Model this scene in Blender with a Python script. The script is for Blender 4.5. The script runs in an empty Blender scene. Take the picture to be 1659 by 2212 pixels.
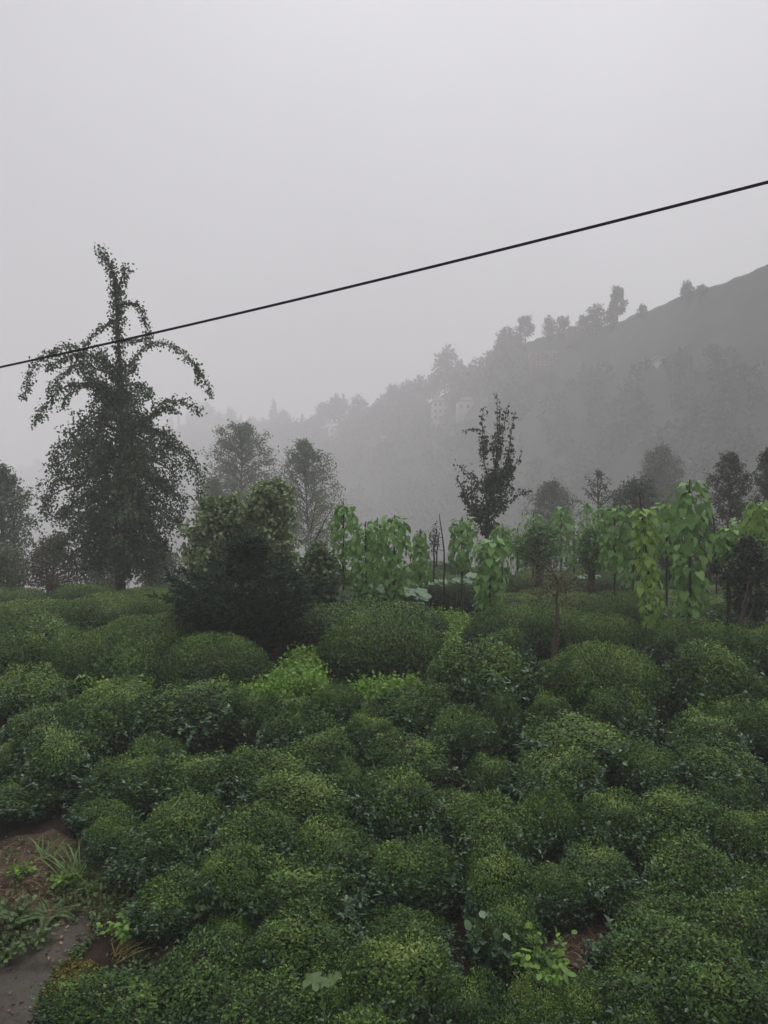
import bpy, math, random
import numpy as np

rng = np.random.default_rng(7)
random.seed(7)
SC = bpy.context.scene
COL = SC.collection

# ------------------------------------------------------------------ camera
CZ = 3.9                      # eye height above the foot of the garden
F, CXP, CYP = 1670.0, 829.5, 1106.0
cam = bpy.data.cameras.new('camera')
cam.sensor_fit = 'VERTICAL'; cam.sensor_height = 36; cam.lens = 18 / (1106 / 1670)
cam.clip_start = 0.05; cam.clip_end = 4000
camo = bpy.data.objects.new('camera', cam); COL.objects.link(camo)
camo.location = (0, 0, CZ); camo.rotation_euler = (math.radians(90), 0, 0)
SC.camera = camo

# ------------------------------------------------------------------ sky and sun
SUN_EL, SUN_AZ = math.radians(68), math.radians(20)
w = bpy.data.worlds.new('World'); SC.world = w; w.use_nodes = True
nt = w.node_tree; nt.nodes.clear(); N = nt.nodes.new; L = nt.links.new
out = N('ShaderNodeOutputWorld')
sky = N('ShaderNodeTexSky'); sky.sky_type = 'NISHITA'; sky.sun_disc = False
sky.sun_elevation = SUN_EL; sky.sun_rotation = SUN_AZ; sky.dust_density = 4
hs = N('ShaderNodeHueSaturation'); hs.inputs['Saturation'].default_value = 0.15
L(sky.outputs[0], hs.inputs['Color'])
bg1 = N('ShaderNodeBackground'); bg1.inputs[1].default_value = 0.05; L(hs.outputs[0], bg1.inputs[0])
tc = N('ShaderNodeTexCoord'); sep = N('ShaderNodeSeparateXYZ'); L(tc.outputs['Generated'], sep.inputs[0])
mr = N('ShaderNodeMapRange'); mr.inputs[1].default_value = 0.0; mr.inputs[2].default_value = 1
mr.inputs[3].default_value = 0.30; mr.inputs[4].default_value = 1.0
pw = N('ShaderNodeMath'); pw.operation = 'POWER'; pw.use_clamp = True; pw.inputs[1].default_value = 1.4
L(sep.outputs[2], pw.inputs[0]); L(pw.outputs[0], mr.inputs[0])
nz = N('ShaderNodeTexNoise'); nz.inputs['Scale'].default_value = 1.3; nz.inputs['Detail'].default_value = 3
L(tc.outputs['Generated'], nz.inputs['Vector'])
mr2 = N('ShaderNodeMapRange'); mr2.inputs[1].default_value = 0.3; mr2.inputs[2].default_value = 0.7
mr2.inputs[3].default_value = 0.78; mr2.inputs[4].default_value = 1.22; L(nz.outputs[0], mr2.inputs[0])
mul = N('ShaderNodeMath'); mul.operation = 'MULTIPLY'; L(mr.outputs[0], mul.inputs[0]); L(mr2.outputs[0], mul.inputs[1])
SKY_Z = 0.73                 # overcast zenith radiance (steepened past CIE overcast so the overhead part brightens the haze)
mul2 = N('ShaderNodeMath'); mul2.operation = 'MULTIPLY'; mul2.inputs[1].default_value = SKY_Z; L(mul.outputs[0], mul2.inputs[0])
bg2 = N('ShaderNodeBackground'); bg2.inputs[0].default_value = (0.965, 0.947, 1.0, 1); L(mul2.outputs[0], bg2.inputs[1])
addsh = N('ShaderNodeAddShader'); L(bg1.outputs[0], addsh.inputs[0]); L(bg2.outputs[0], addsh.inputs[1])
L(addsh.outputs[0], out.inputs[0])

sl = bpy.data.lights.new('sun', 'SUN'); sl.energy = 1.5; sl.angle = math.radians(70); sl.color = (1, 0.97, 0.93)
so = bpy.data.objects.new('sun', sl); COL.objects.link(so)
so.rotation_euler = (math.pi / 2 - SUN_EL, 0, math.pi - SUN_AZ)
so.location = (0, 0, 300)

SC.view_settings.view_transform = 'Standard'; SC.view_settings.look = 'None'
SC.view_settings.gamma = 1; SC.view_settings.use_curve_mapping = False; SC.view_settings.exposure = 0.13
SC.render.engine = 'CYCLES'
cy = SC.cycles
cy.use_denoising = True
try: cy.denoiser = 'OPENIMAGEDENOISE'
except Exception: pass
cy.max_bounces = 14; cy.diffuse_bounces = 3; cy.glossy_bounces = 2; cy.transmission_bounces = 3; cy.volume_bounces = 12
cy.caustics_reflective = False; cy.caustics_refractive = False

# ------------------------------------------------------------------ helpers
def P(x, y, d):
    return np.array(((x - CXP) / F * d, d, CZ + (CYP - y) / F * d))

def hash2(ix, iy, seed):
    h = (ix.astype(np.int64) * 374761393 + iy.astype(np.int64) * 668265263 + seed * 974634777) & 0x7fffffff
    h = ((h ^ (h >> 13)) * 1274126177) & 0x7fffffff
    return ((h ^ (h >> 16)) & 0xffff) / 65535.0

def noise2(x, y, seed=0):
    x = np.asarray(x, float); y = np.asarray(y, float)
    ix = np.floor(x); iy = np.floor(y); fx = x - ix; fy = y - iy
    fx = fx * fx * (3 - 2 * fx); fy = fy * fy * (3 - 2 * fy)
    a = hash2(ix, iy, seed); b = hash2(ix + 1, iy, seed); c = hash2(ix, iy + 1, seed); d = hash2(ix + 1, iy + 1, seed)
    return (a * (1 - fx) + b * fx) * (1 - fy) + (c * (1 - fx) + d * fx) * fy

def fbm(x, y, seed=0, o=4):
    s = 0; a = 0.5
    for k in range(o):
        s = s + a * noise2(x * 2 ** k, y * 2 ** k, seed + k); a *= 0.5
    return s

def new_obj(name, data, parent=None):
    o = bpy.data.objects.new(name, data); COL.objects.link(o)
    if parent is not None: o.parent = parent
    return o

def tag(o, label=None, cat=None, group=None, kind=None):
    if label: o['label'] = label
    if cat: o['category'] = cat
    if group: o['group'] = group
    if kind: o['kind'] = kind
    return o

def empty(name, loc, label=None, cat=None, group=None):
    o = new_obj(name, None); o.location = [float(v) for v in loc]
    o.empty_display_size = 0.2
    return tag(o, label, cat, group)

def tri_mesh(name, V, T, mat=None, tone=None, smooth=False):
    m = bpy.data.meshes.new(name)
    V = np.ascontiguousarray(V, np.float32); T = np.ascontiguousarray(T, np.int32)
    n = len(T)
    m.vertices.add(len(V)); m.vertices.foreach_set('co', V.ravel())
    m.loops.add(n * 3); m.loops.foreach_set('vertex_index', T.ravel())
    m.polygons.add(n); m.polygons.foreach_set('loop_start', np.arange(0, n * 3, 3, dtype=np.int32))
    if smooth: m.polygons.foreach_set('use_smooth', np.ones(n, bool))
    if tone is not None:
        a = m.attributes.new('tone', 'FLOAT', 'POINT'); a.data.foreach_set('value', np.ascontiguousarray(tone, np.float32))
    m.update(calc_edges=True)
    if mat: m.materials.append(mat)
    return m

class MB:
    """collects triangles for one mesh"""
    def __init__(s): s.V = []; s.T = []; s.n = 0
    def add(s, V, T):
        V = np.asarray(V, float); s.V.append(V); s.T.append(np.asarray(T, int) + s.n); s.n += len(V)
    def box(s, c, sz, rz=0):
        x, y, z = [v / 2 for v in sz]
        V = np.array([(i, j, k) for i in (-x, x) for j in (-y, y) for k in (-z, z)])
        ca, sa = math.cos(rz), math.sin(rz)
        V = np.stack([V[:, 0] * ca - V[:, 1] * sa, V[:, 0] * sa + V[:, 1] * ca, V[:, 2]], 1) + np.array(c)
        Q = [(0, 1, 3, 2), (4, 6, 7, 5), (0, 4, 5, 1), (2, 3, 7, 6), (0, 2, 6, 4), (1, 5, 7, 3)]
        s.add(V, [t for a, b, c2, d in Q for t in ((a, b, c2), (a, c2, d))])
    def tube(s, pts, rad, k=6):
        pts = np.asarray(pts, float); n = len(pts)
        rad = np.broadcast_to(np.asarray(rad, float), (n,))
        tg = np.gradient(pts, axis=0); tg /= np.linalg.norm(tg, axis=1)[:, None] + 1e-9
        ref = np.array((0.31, 0.87, 0.2)) if abs(tg[0, 2]) > .6 else np.array((0.05, 0.1, 1.))
        a = np.cross(tg, ref); a /= np.linalg.norm(a, axis=1)[:, None] + 1e-9
        b = np.cross(tg, a)
        ang = np.arange(k) / k * 2 * math.pi
        V = pts[:, None] + rad[:, None, None] * (a[:, None] * np.cos(ang)[None, :, None] + b[:, None] * np.sin(ang)[None, :, None])
        V = V.reshape(-1, 3); T = []
        for i in range(n - 1):
            for j in range(k):
                p, q = i * k + j, i * k + (j + 1) % k
                T += [(p, q, q + k), (p, q + k, p + k)]
        V = np.vstack([V, pts[-1] + tg[-1] * rad[-1], pts[0]])
        e = n * k
        for j in range(k):
            T.append(((n - 1) * k + j, (n - 1) * k + (j + 1) % k, e)); T.append(((j + 1) % k, j, e + 1))
        s.add(V, T)
    def mesh(s, name, mat, smooth=True):
        return tri_mesh(name, np.vstack(s.V), np.vstack(s.T), mat, None, smooth)

def unit(v): return v / (np.linalg.norm(v, axis=-1, keepdims=True) + 1e-9)

# leaf templates: x width, y along the leaf, z normal
LEAF4 = (np.array([(0, 0, 0), (-.26, .42, .07), (.26, .42, .07), (0, .5, -.01), (0, 1, -.1)]), np.array([(0, 3, 1), (0, 2, 3), (1, 3, 4), (3, 2, 4)]))
LEAF2 = (np.array([(0, 0, 0), (-.24, .45, .06), (.24, .45, .06), (0, 1, -.05)]), np.array([(0, 2, 3), (0, 3, 1)]))
OVAL = (np.array([(0, 0, 0), (-.34, .3, .05), (.34, .3, .05), (-.28, .72, .02), (.28, .72, .02), (0, 1, -.12), (0, .5, -.03)]),
        np.array([(0, 6, 1), (0, 2, 6), (1, 6, 3), (2, 4, 6), (3, 6, 5), (6, 4, 5)]))
HEART = (np.array([(0, 0, 0), (-.22, -.14, .03), (.22, -.14, .03), (-.46, .1, .06), (.46, .1, .06), (-.36, .48, .03), (.36, .48, .03), (0, 1, -.16), (0, .35, -.05)]),
         np.array([(0, 8, 1), (1, 8, 3), (3, 8, 5), (5, 8, 7), (0, 2, 8), (2, 4, 8), (4, 6, 8), (6, 7, 8)]))
NEEDLE = (np.array([(-.05, 0, 0), (.05, 0, 0), (0, 1, 0)]), np.array([(0, 1, 2)]))
BLADE = (np.array([(-.018, 0, 0), (.018, 0, 0), (-.02, .35, .04), (.02, .35, .04), (-.014, .7, -.02), (.014, .7, -.02), (0, 1, -.22)]),
         np.array([(0, 1, 3), (0, 3, 2), (2, 3, 5), (2, 5, 4), (4, 5, 6)]))

def leaf_arrays(tmpl, pos, tip, nrm, size, tone=None):
    TV, TT = tmpl; n = len(pos); k = len(TV)
    t = unit(tip); x = unit(np.cross(t, nrm)); z = np.cross(x, t)
    size = np.broadcast_to(np.asarray(size, float), (n,))
    V = pos[:, None] + size[:, None, None] * (TV[None, :, 0:1] * x[:, None] + TV[None, :, 1:2] * t[:, None] + TV[None, :, 2:3] * z[:, None])
    T = TT[None] + (np.arange(n) * k)[:, None, None]
    tn = None if tone is None else np.repeat(tone, k)
    return V.reshape(-1, 3), T.reshape(-1, 3), tn

def leaf_mesh(name, mat, parts):
    """parts: list of (V,T,tone)"""
    V = []; T = []; A = []; n = 0
    for v, t, a in parts:
        V.append(v); T.append(t + n); n += len(v); A.append(a if a is not None else np.full(len(v), .5))
    return tri_mesh(name, np.vstack(V), np.vstack(T), mat, np.concatenate(A))

# ------------------------------------------------------------------ materials
def mat_new(name):
    m = bpy.data.materials.new(name); m.use_nodes = True
    nt = m.node_tree; nt.nodes.clear()
    o = nt.nodes.new('ShaderNodeOutputMaterial')
    return m, nt, o

def leaf_mat(name, ramp, rough=0.45, transl=0.18, obj_random=False, bush=False, spec=0.4):
    m, nt, o = mat_new(name); N = nt.nodes.new; L = nt.links.new
    geo = N('ShaderNodeNewGeometry'); at = N('ShaderNodeAttribute'); at.attribute_name = 'tone'
    rnd = geo.outputs['Random Per Island']
    if obj_random:
        oi = N('ShaderNodeObjectInfo'); rnd = oi.outputs['Random']
    r1 = N('ShaderNodeMath'); r1.operation = 'MULTIPLY_ADD'; r1.inputs[1].default_value = 0.58 if bush else 0.6; r1.inputs[2].default_value = -0.28 if bush else -0.3
    L(rnd, r1.inputs[0])
    ad = N('ShaderNodeMath'); ad.operation = 'ADD'; L(r1.outputs[0], ad.inputs[0])
    if obj_random: ad.inputs[1].default_value = 0.5
    else: L(at.outputs['Fac'], ad.inputs[1])
    src = ad
    if bush:
        ao = N('ShaderNodeAttribute'); ao.attribute_type = 'OBJECT'; ao.attribute_name = 'bush_tone'
        a2 = N('ShaderNodeMath'); a2.operation = 'ADD'; L(ad.outputs[0], a2.inputs[0]); L(ao.outputs['Fac'], a2.inputs[1]); src = a2
    cr = N('ShaderNodeValToRGB'); e = cr.color_ramp.elements
    for i, (p, c) in enumerate(ramp):
        el = e[i] if i < 2 else e.new(p)
        el.position = p; el.color = (*c, 1)
    L(src.outputs[0], cr.inputs[0])
    bs = N('ShaderNodeBsdfPrincipled'); bs.inputs['Roughness'].default_value = rough
    bs.inputs['Specular IOR Level'].default_value = spec
    L(cr.outputs[0], bs.inputs['Base Color'])
    tr = N('ShaderNodeBsdfTranslucent'); L(cr.outputs[0], tr.inputs[0])
    mx = N('ShaderNodeMixShader'); mx.inputs[0].default_value = transl
    L(bs.outputs[0], mx.inputs[1]); L(tr.outputs[0], mx.inputs[2]); L(mx.outputs[0], o.inputs[0])
    return m

def noise_mat(name, cols, scale=4, rough=0.9, bump=0.3, bscale=None, detail=6, dist=0.02):
    m, nt, o = mat_new(name); N = nt.nodes.new; L = nt.links.new
    tcn = N('ShaderNodeTexCoord')
    nz = N('ShaderNodeTexNoise'); nz.inputs['Scale'].default_value = scale; nz.inputs['Detail'].default_value = detail
    nz.inputs['Roughness'].default_value = 0.65
    L(tcn.outputs['Object'], nz.inputs['Vector'])
    cr = N('ShaderNodeValToRGB'); e = cr.color_ramp.elements
    for i, (p, c) in enumerate(cols):
        el = e[i] if i < 2 else e.new(p)
        el.position = p; el.color = (*c, 1)
    L(nz.outputs[0], cr.inputs[0])
    bs = N('ShaderNodeBsdfPrincipled'); bs.inputs['Roughness'].default_value = rough; bs.inputs['Specular IOR Level'].default_value = 0.25
    L(cr.outputs[0], bs.inputs['Base Color'])
    if bump:
        n2 = N('ShaderNodeTexNoise'); n2.inputs['Scale'].default_value = bscale or scale * 6; n2.inputs['Detail'].default_value = 4
        L(tcn.outputs['Object'], n2.inputs['Vector'])
        bp = N('ShaderNodeBump'); bp.inputs['Strength'].default_value = bump; bp.inputs['Distance'].default_value = dist
        L(n2.outputs[0], bp.inputs['Height']); L(bp.outputs[0], bs.inputs['Normal'])
    L(bs.outputs[0], o.inputs[0])
    return m

M = {}
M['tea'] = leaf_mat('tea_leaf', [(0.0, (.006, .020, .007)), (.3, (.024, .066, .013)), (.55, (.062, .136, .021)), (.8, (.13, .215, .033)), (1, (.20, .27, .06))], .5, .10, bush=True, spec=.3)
M['teaskirt'] = leaf_mat('tea_skirt_leaf', [(0, (.028, .068, .034)), (.5, (.070, .138, .068)), (1, (.15, .23, .115))], .42, .12, spec=.4)
M['twigs'] = noise_mat('tea_twigs', [(.3, (.012, .012, .007)), (.7, (.030, .024, .014))], 14, .9, .8, 40)
M['weed'] = leaf_mat('weed_leaf', [(0, (.085, .18, .028)), (.5, (.155, .30, .040)), (1, (.24, .39, .06))], .5, .3)
M['weeddark'] = leaf_mat('garden_weed_leaf', [(0, (.045, .085, .025)), (.5, (.08, .14, .04)), (1, (.15, .21, .07))], .5, .25)
M['bean'] = leaf_mat('bean_leaf', [(0, (.10, .22, .06)), (.5, (.155, .31, .08)), (.93, (.24, .40, .11)), (1, (.36, .36, .10))], .5, .3, obj_random=True)
M['beanyoung'] = leaf_mat('young_bean_leaf', [(0, (.15, .28, .06)), (.5, (.21, .36, .07)), (1, (.30, .44, .10))], .5, .35, obj_random=True)
M['beanfar'] = leaf_mat('far_bean_leaf', [(0, (.06, .13, .04)), (.5, (.10, .20, .06)), (1, (.16, .27, .08))], .5, .28)
M['squash'] = leaf_mat('squash_leaf', [(0, (.10, .18, .11)), (.5, (.14, .23, .14)), (1, (.19, .29, .18))], .6, .2, obj_random=True)
M['pear'] = leaf_mat('pear_leaf', [(0, (.028, .056, .024)), (.5, (.058, .105, .042)), (1, (.11, .165, .075))], .5, .15, spec=.25)
M['pear2'] = leaf_mat('slim_pear_leaf', [(0, (.018, .034, .018)), (.5, (.032, .058, .028)), (1, (.065, .10, .05))], .5, .12, spec=.25)
M['pale'] = leaf_mat('pale_shrub_leaf', [(0, (.05, .09, .035)), (.45, (.115, .185, .07)), (.9, (.25, .33, .16))], .45, .2)
M['yew'] = leaf_mat('yew_needle', [(0, (.008, .026, .014)), (.5, (.017, .050, .027)), (1, (.036, .085, .045))], .6, .05, spec=.2)
M['mid'] = leaf_mat('broadleaf', [(0, (.055, .09, .038)), (.5, (.09, .14, .055)), (1, (.14, .19, .08))], .5, .2)
M['dark'] = leaf_mat('dark_broadleaf', [(0, (.020, .040, .020)), (.5, (.036, .066, .032)), (1, (.065, .10, .05))], .5, .12)
M['dry'] = leaf_mat('dry_leaf', [(0, (.06, .055, .025)), (.5, (.10, .085, .04)), (1, (.15, .15, .06))], .7, .15)
M['straw'] = leaf_mat('straw', [(0, (.10, .055, .030)), (.5, (.20, .125, .07)), (1, (.33, .24, .14))], .8, .1)
M['yellowstraw'] = leaf_mat('yellow_straw', [(0, (.25, .19, .06)), (1, (.42, .33, .12))], .7, .1)
M['moss'] = leaf_mat('moss', [(0, (.08, .075, .012)), (.5, (.17, .14, .02)), (1, (.25, .21, .04))], .8, .2)
M['grass'] = leaf_mat('grass_blade', [(0, (.07, .15, .03)), (.5, (.12, .23, .05)), (1, (.2, .31, .09))], .5, .25)
M['far'] = leaf_mat('far_foliage', [(0, (.016, .025, .014)), (.5, (.026, .04, .02)), (1, (.045, .062, .03))], .7, .05)
M['bark'] = noise_mat('bark', [(.3, (.025, .020, .016)), (.7, (.075, .062, .050))], 9, .9, .6, 30)
M['drybark'] = noise_mat('dry_bark', [(.3, (.055, .038, .030)), (.7, (.14, .11, .09))], 14, .9, .6, 40)
M['vine'] = noise_mat('vine_stem', [(.3, (.06, .11, .03)), (.7, (.12, .18, .05))], 10, .7, 0)
M['stick'] = noise_mat('bean_stick', [(.3, (.020, .015, .013)), (.7, (.06, .047, .038))], 15, .9, .4)
M['soil'] = noise_mat('garden_soil', [(.25, (.012, .008, .005)), (.5, (.028, .018, .012)), (.75, (.062, .040, .026))], 3.2, .95, .8, 26, dist=.03)
M['litter'] = noise_mat('brown_litter', [(.25, (.030, .020, .013)), (.5, (.070, .050, .033)), (.8, (.16, .115, .075))], 5, .95, .9, 45)
M['concrete'] = noise_mat('old_concrete', [(.3, (.030, .026, .016)), (.44, (.060, .053, .044)), (.56, (.085, .074, .066)), (.68, (.070, .066, .036))], 5, .9, .8, 70, detail=12, dist=.012)
M['clay'] = noise_mat('clay', [(.3, (.11, .06, .04)), (.7, (.22, .13, .09))], 9, .95, .6)
M['hill'] = noise_mat('hill_cover', [(.3, (.010, .019, .010)), (.5, (.024, .041, .027)), (.7, (.050, .075, .050))], .045, 1, 0, detail=9)
M['cable'] = noise_mat('cable_sheath', [(.3, (.010, .008, .022)), (.7, (.020, .016, .036))], 30, .5, 0)
M['plaster'] = noise_mat('plaster', [(.3, (.34, .32, .31)), (.7, (.44, .42, .40))], 1.5, .9, 0)
M['rosy'] = noise_mat('rosy_plaster', [(.3, (.10, .065, .058)), (.7, (.14, .095, .08))], 1.5, .9, 0)
M['roof'] = noise_mat('roof_tile', [(.3, (.24, .15, .12)), (.7, (.34, .22, .18))], 1.2, .9, 0)
M['greyroof'] = noise_mat('grey_roof', [(.3, (.22, .21, .2)), (.7, (.3, .29, .28))], 1.2, .8, 0)
M['glass'] = noise_mat('dark_window', [(.3, (.02, .022, .025)), (.7, (.04, .042, .046))], 2, .2, 0)

# ------------------------------------------------------------------ terrain
TY = np.array([-80, 0, 4.5, 6, 7, 8.5, 10, 12, 14, 16, 20, 24, 28, 200.])
TZ = np.array([-4.0, -3.75, -3.65, -3.5, -3.27, -2.93, -2.68, -2.60, -2.50, -2.42, -2.48, -2.42, -2.36, -2.3])
VALLEY = CZ - 62
def g(X, Y):
    X = np.asarray(X, float); Y = np.asarray(Y, float)
    z = CZ + np.interp(Y, TY, TZ) + (fbm(X * .45 + 9, Y * .45 + 3, 5, 3) - .44) * .22
    s = np.clip((X + 3.5) / 5, 0, 1); s = s * s * (3 - 2 * s)
    edge = 21.0 + 7.0 * s
    o = np.maximum(Y - edge, 0)
    drop = np.where(o < 8, o * o * .035, 8 * 8 * .035 + (o - 8) * .56)
    return np.maximum(z - drop, VALLEY - 2)

DS = np.arange(3.2, 40, .03)
def hit(x, y, h=0.0):
    """garden surface (raised by h) along the line of sight through pixel x,y"""
    zz = CZ + (CYP - y) / F * DS
    below = zz <= g((x - CXP) / F * DS, DS) + h
    k = int(np.argmax(below)) if below.any() else len(DS) - 1
    return P(x, y, DS[k])

gx = np.concatenate([np.linspace(-120, -42, 30), np.linspace(-41, 41, 240), np.linspace(42, 120, 30)]); gy = np.concatenate([np.linspace(-60, 2, 40), np.linspace(2.3, 32, 150), np.linspace(33, 145, 60)])
GX, GY = np.meshgrid(gx, gy)
GZ = g(GX, GY) + (noise2(GX * 3.1, GY * 3.1, 3) - .5) * .05
nxg, nyg = len(gx), len(gy)
idx = np.arange(nxg * nyg).reshape(nyg, nxg)
a, b, c, d_ = idx[:-1, :-1].ravel(), idx[:-1, 1:].ravel(), idx[1:, 1:].ravel(), idx[1:, :-1].ravel()
ground = new_obj('ground', tri_mesh('ground', np.stack([GX.ravel(), GY.ravel(), GZ.ravel()], 1), np.vstack([np.stack([a, b, c], 1), np.stack([a, c, d_], 1)]), M['soil'], None, True))
tag(ground, 'dark brown soil of the terraced tea garden', kind='structure')

RX = np.array([-2600, -800, 0, 60, 110, 350, 500, 690, 760, 860, 930, 985, 1030, 1060, 1095, 1140, 1200, 1300, 1400, 1520, 1575, 1620, 1659, 1760, 1900, 2600, 4200.])
RY = np.array([1010, 1035, 1024, 1010, 994, 940, 928, 924, 915, 888, 868, 838, 818, 800, 775, 738, 720, 707, 669, 622, 607, 588, 568, 530, 480, 400, 380.])
RD = np.array([900, 800, 640, 625, 610, 460, 420, 355, 335, 310, 292, 272, 255, 245, 232, 220, 208, 190, 175, 160, 155, 149, 145, 138, 132, 120, 110.]) * np.interp(RX, [300, 1100, 1659], [1.4, 1.22, 1.08])
def hill_z(u, Y):
    """u = X/Y direction, Y depth"""
    x = u * F + CXP
    dr = np.interp(x, RX, RD); yr = np.interp(x, RX, RY)
    zr = CZ + (CYP - yr) / F * dr
    t = Y / dr
    s = np.clip((t - .36) / .64, 0, 1)
    z = VALLEY + (zr - VALLEY) * s ** 1.12
    z = np.where(t > 1, np.maximum(zr - (t - 1) * dr * .45, VALLEY - 1), z)
    wood = np.clip((1250 - x) / 200, .12, 1)
    amp = s * wood * np.where(t > 1, 0, 1) * np.clip((1 - t) * 12, 0.12, 1)
    X = u * Y
    z = z + amp * (fbm(X * .11, Y * .11, 21, 4) - .45) * 9
    z = z + s * (1 - np.clip(t - 1, 0, 1)) * (noise2(X * .35, Y * .35, 31) - .5) * .9
    return z
uu = np.unique(np.concatenate([np.linspace(-2.2, -.62, 30), np.linspace(-.62, .62, 420), np.linspace(.62, 2.2, 30)]))
tt = np.concatenate([np.linspace(.12, .36, 6), np.linspace(.38, 1, 130), np.linspace(1.01, 1.45, 14)])
UU, TT_ = np.meshgrid(uu, tt)
DD = np.interp(UU * F + CXP, RX, RD) * TT_
ZZ = hill_z(UU, DD)
idx = np.arange(UU.size).reshape(UU.shape)
a, b, c, d_ = idx[:-1, :-1].ravel(), idx[:-1, 1:].ravel(), idx[1:, 1:].ravel(), idx[1:, :-1].ravel()
hills = new_obj('hills', tri_mesh('hills', np.stack([(UU * DD).ravel(), DD.ravel(), ZZ.ravel()], 1), np.vstack([np.stack([a, b, c], 1), np.stack([a, c, d_], 1)]), M['hill'], None, True))
tag(hills, 'wooded hillside fading into fog', kind='structure')
vf = MB()
ang = np.linspace(0, 2 * math.pi, 49)[:-1]
vf.add(np.vstack([[(0, 450, VALLEY - 1.5)], np.stack([1600 * np.cos(ang), 1600 * np.sin(ang) + 450, np.full(48, VALLEY - 1.5)], 1)]), [(0, i + 1, (i + 1) % 48 + 1) for i in range(48)])
tag(new_obj('valley_floor', vf.mesh('valley_floor', M['hill'])), 'dark valley floor below the garden', kind='structure')

def hill_hit(x, y):
    u = (x - CXP) / F
    dr = float(np.interp(x, RX, RD))
    Y = np.linspace(.38 * dr, dr * 1.02, 500)
    z = hill_z(np.full(500, u), Y)
    ray = CZ + (CYP - y) / F * Y
    k = np.argmax(z >= ray) if (z >= ray).any() else 490
    return np.array((u * Y[k], Y[k], z[k]))

# ------------------------------------------------------------------ fog: one closed box of even air
fog = MB(); fog.box((0, 450, (CZ + 108 + VALLEY - 3) / 2), (3700, 3500, CZ + 108 - (VALLEY - 3)))
fm, fnt, fo = mat_new('haze_air')
pv = fnt.nodes.new('ShaderNodeVolumePrincipled'); pv.inputs['Density'].default_value = 0.0031
pv.inputs['Color'].default_value = (0.995, 0.985, 0.998, 1); pv.inputs['Anisotropy'].default_value = 0.0
fnt.links.new(pv.outputs[0], fo.inputs['Volume'])
haze = new_obj('haze', fog.mesh('haze', fm, False)); tag(haze, 'pale grey fog filling the valley', kind='stuff')

# ------------------------------------------------------------------ tea bushes
def rand_dirs(n):
    v = rng.normal(size=(n, 3)); return unit(v)

def bush_mesh(R, Hh, n, leaf, tmpl, seed, shoots, lumpy=.18):
    r = np.random.default_rng(seed)
    def surf(ct, ph):
        st = np.sqrt(np.clip(1 - ct * ct, 0, 1))
        lump = 1 + lumpy * (fbm(np.cos(ph) * st * 2.2 + 5 + seed, np.sin(ph) * st * 2.2 + ct * 1.3, seed, 3) - .44) * 2
        lump = lump + .07 * (noise2(np.cos(ph) * st * 6 + seed, np.sin(ph) * st * 6 + ct * 4, seed + 3) - .5)
        zz = np.where(ct > 0, .26 + .74 * np.maximum(ct, 0) ** .92, .26 + .52 * ct)
        q = np.stack([np.cos(ph) * st ** .88 * R, np.sin(ph) * st ** .88 * R, zz * Hh], 1)
        q[:, :2] *= lump[:, None]; q[:, 2] *= (1 + (lump - 1) * .7)
        nr = unit(np.stack([np.cos(ph) * st / R, np.sin(ph) * st / R, ct / (Hh * .8)], 1))
        return q, nr
    ct = 1 - r.random(n) ** 0.95 * 1.5; ph = r.random(n) * 2 * math.pi
    q, nr = surf(ct, ph)
    q = q - nr * (r.random(n) ** 1.5 * .16)[:, None] + nr * (r.random(n) ** 4 * .05)[:, None]
    tip = nr * .30 + unit(r.normal(size=(n, 3))) * .9 + np.array((0, 0, .12))
    nn = nr * 1.0 + r.normal(size=(n, 3)) * .38 + np.array((0, 0, .3))
    size = leaf * (.65 + .7 * r.random(n)) * np.where(ct < .3, 1.25, 1)
    tone = .20 + .50 * np.clip(ct, 0, 1) ** 1.3 * (fbm(q[:, 0] * 2.5 + seed, q[:, 1] * 2.5, seed + 9, 3) * 2) + (r.random(n) < .04) * .35 - np.where(ct < .2, .14, 0)  # young flush on top, older leaves below; contrast also paints top-to-side shading
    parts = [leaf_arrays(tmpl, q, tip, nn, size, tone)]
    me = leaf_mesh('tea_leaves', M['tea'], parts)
    # shoots with larger blue-green leaves round the skirt
    P_ = []
    ns = shoots
    cs = r.uniform(-.25, .45, ns); ps = r.random(ns) * 2 * math.pi
    sq, sn = surf(cs, ps)
    for i in range(ns):
        k = r.integers(5, 10); dirn = unit(sn[i] * .7 + np.array((0, 0, .8)) + r.normal(size=3) * .25)
        ln = r.uniform(.05, .24)
        s = r.random(k)
        pp = sq[i] - sn[i] * .05 + dirn * (s * ln)[:, None]
        tp = dirn * .5 + unit(r.normal(size=(k, 3))) * .9
        nn2 = np.array((0, 0, 1.)) + sn[i] * .4 + r.normal(size=(k, 3)) * .4
        P_.append(leaf_arrays(LEAF4, pp, tp, nn2, leaf * r.uniform(1.2, 2.0, k), np.clip(r.normal(.45, .22, k), 0, 1)))
    ms = leaf_mesh('tea_shoots', M['teaskirt'], P_)
    # inner mass of twigs: lumpy dome
    A, B = 18, 9
    V = []; T = []
    for i in range(B + 1):
        cc = 1 - i / B * 1.5
        pr = np.arange(A) / A * 2 * math.pi
        qq, n3 = surf(np.full(A, cc), pr); V.append(qq - n3 * .15)
    V = np.vstack(V); V[:, 2] = np.maximum(V[:, 2], -.1)
    for i in range(B):
        for j in range(A):
            p0, q0 = i * A + j, i * A + (j + 1) % A
            T += [(p0, p0 + A, q0 + A), (p0, q0 + A, q0)]
    mt = tri_mesh('tea_twigs', V, T, M['twigs'], None, True)
    return me, ms, mt

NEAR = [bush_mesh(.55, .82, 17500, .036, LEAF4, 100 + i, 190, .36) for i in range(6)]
MIDB = [bush_mesh(1.0, .92, 33000, .036, LEAF2, 200 + i, 9, .07) for i in range(5)]

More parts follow.
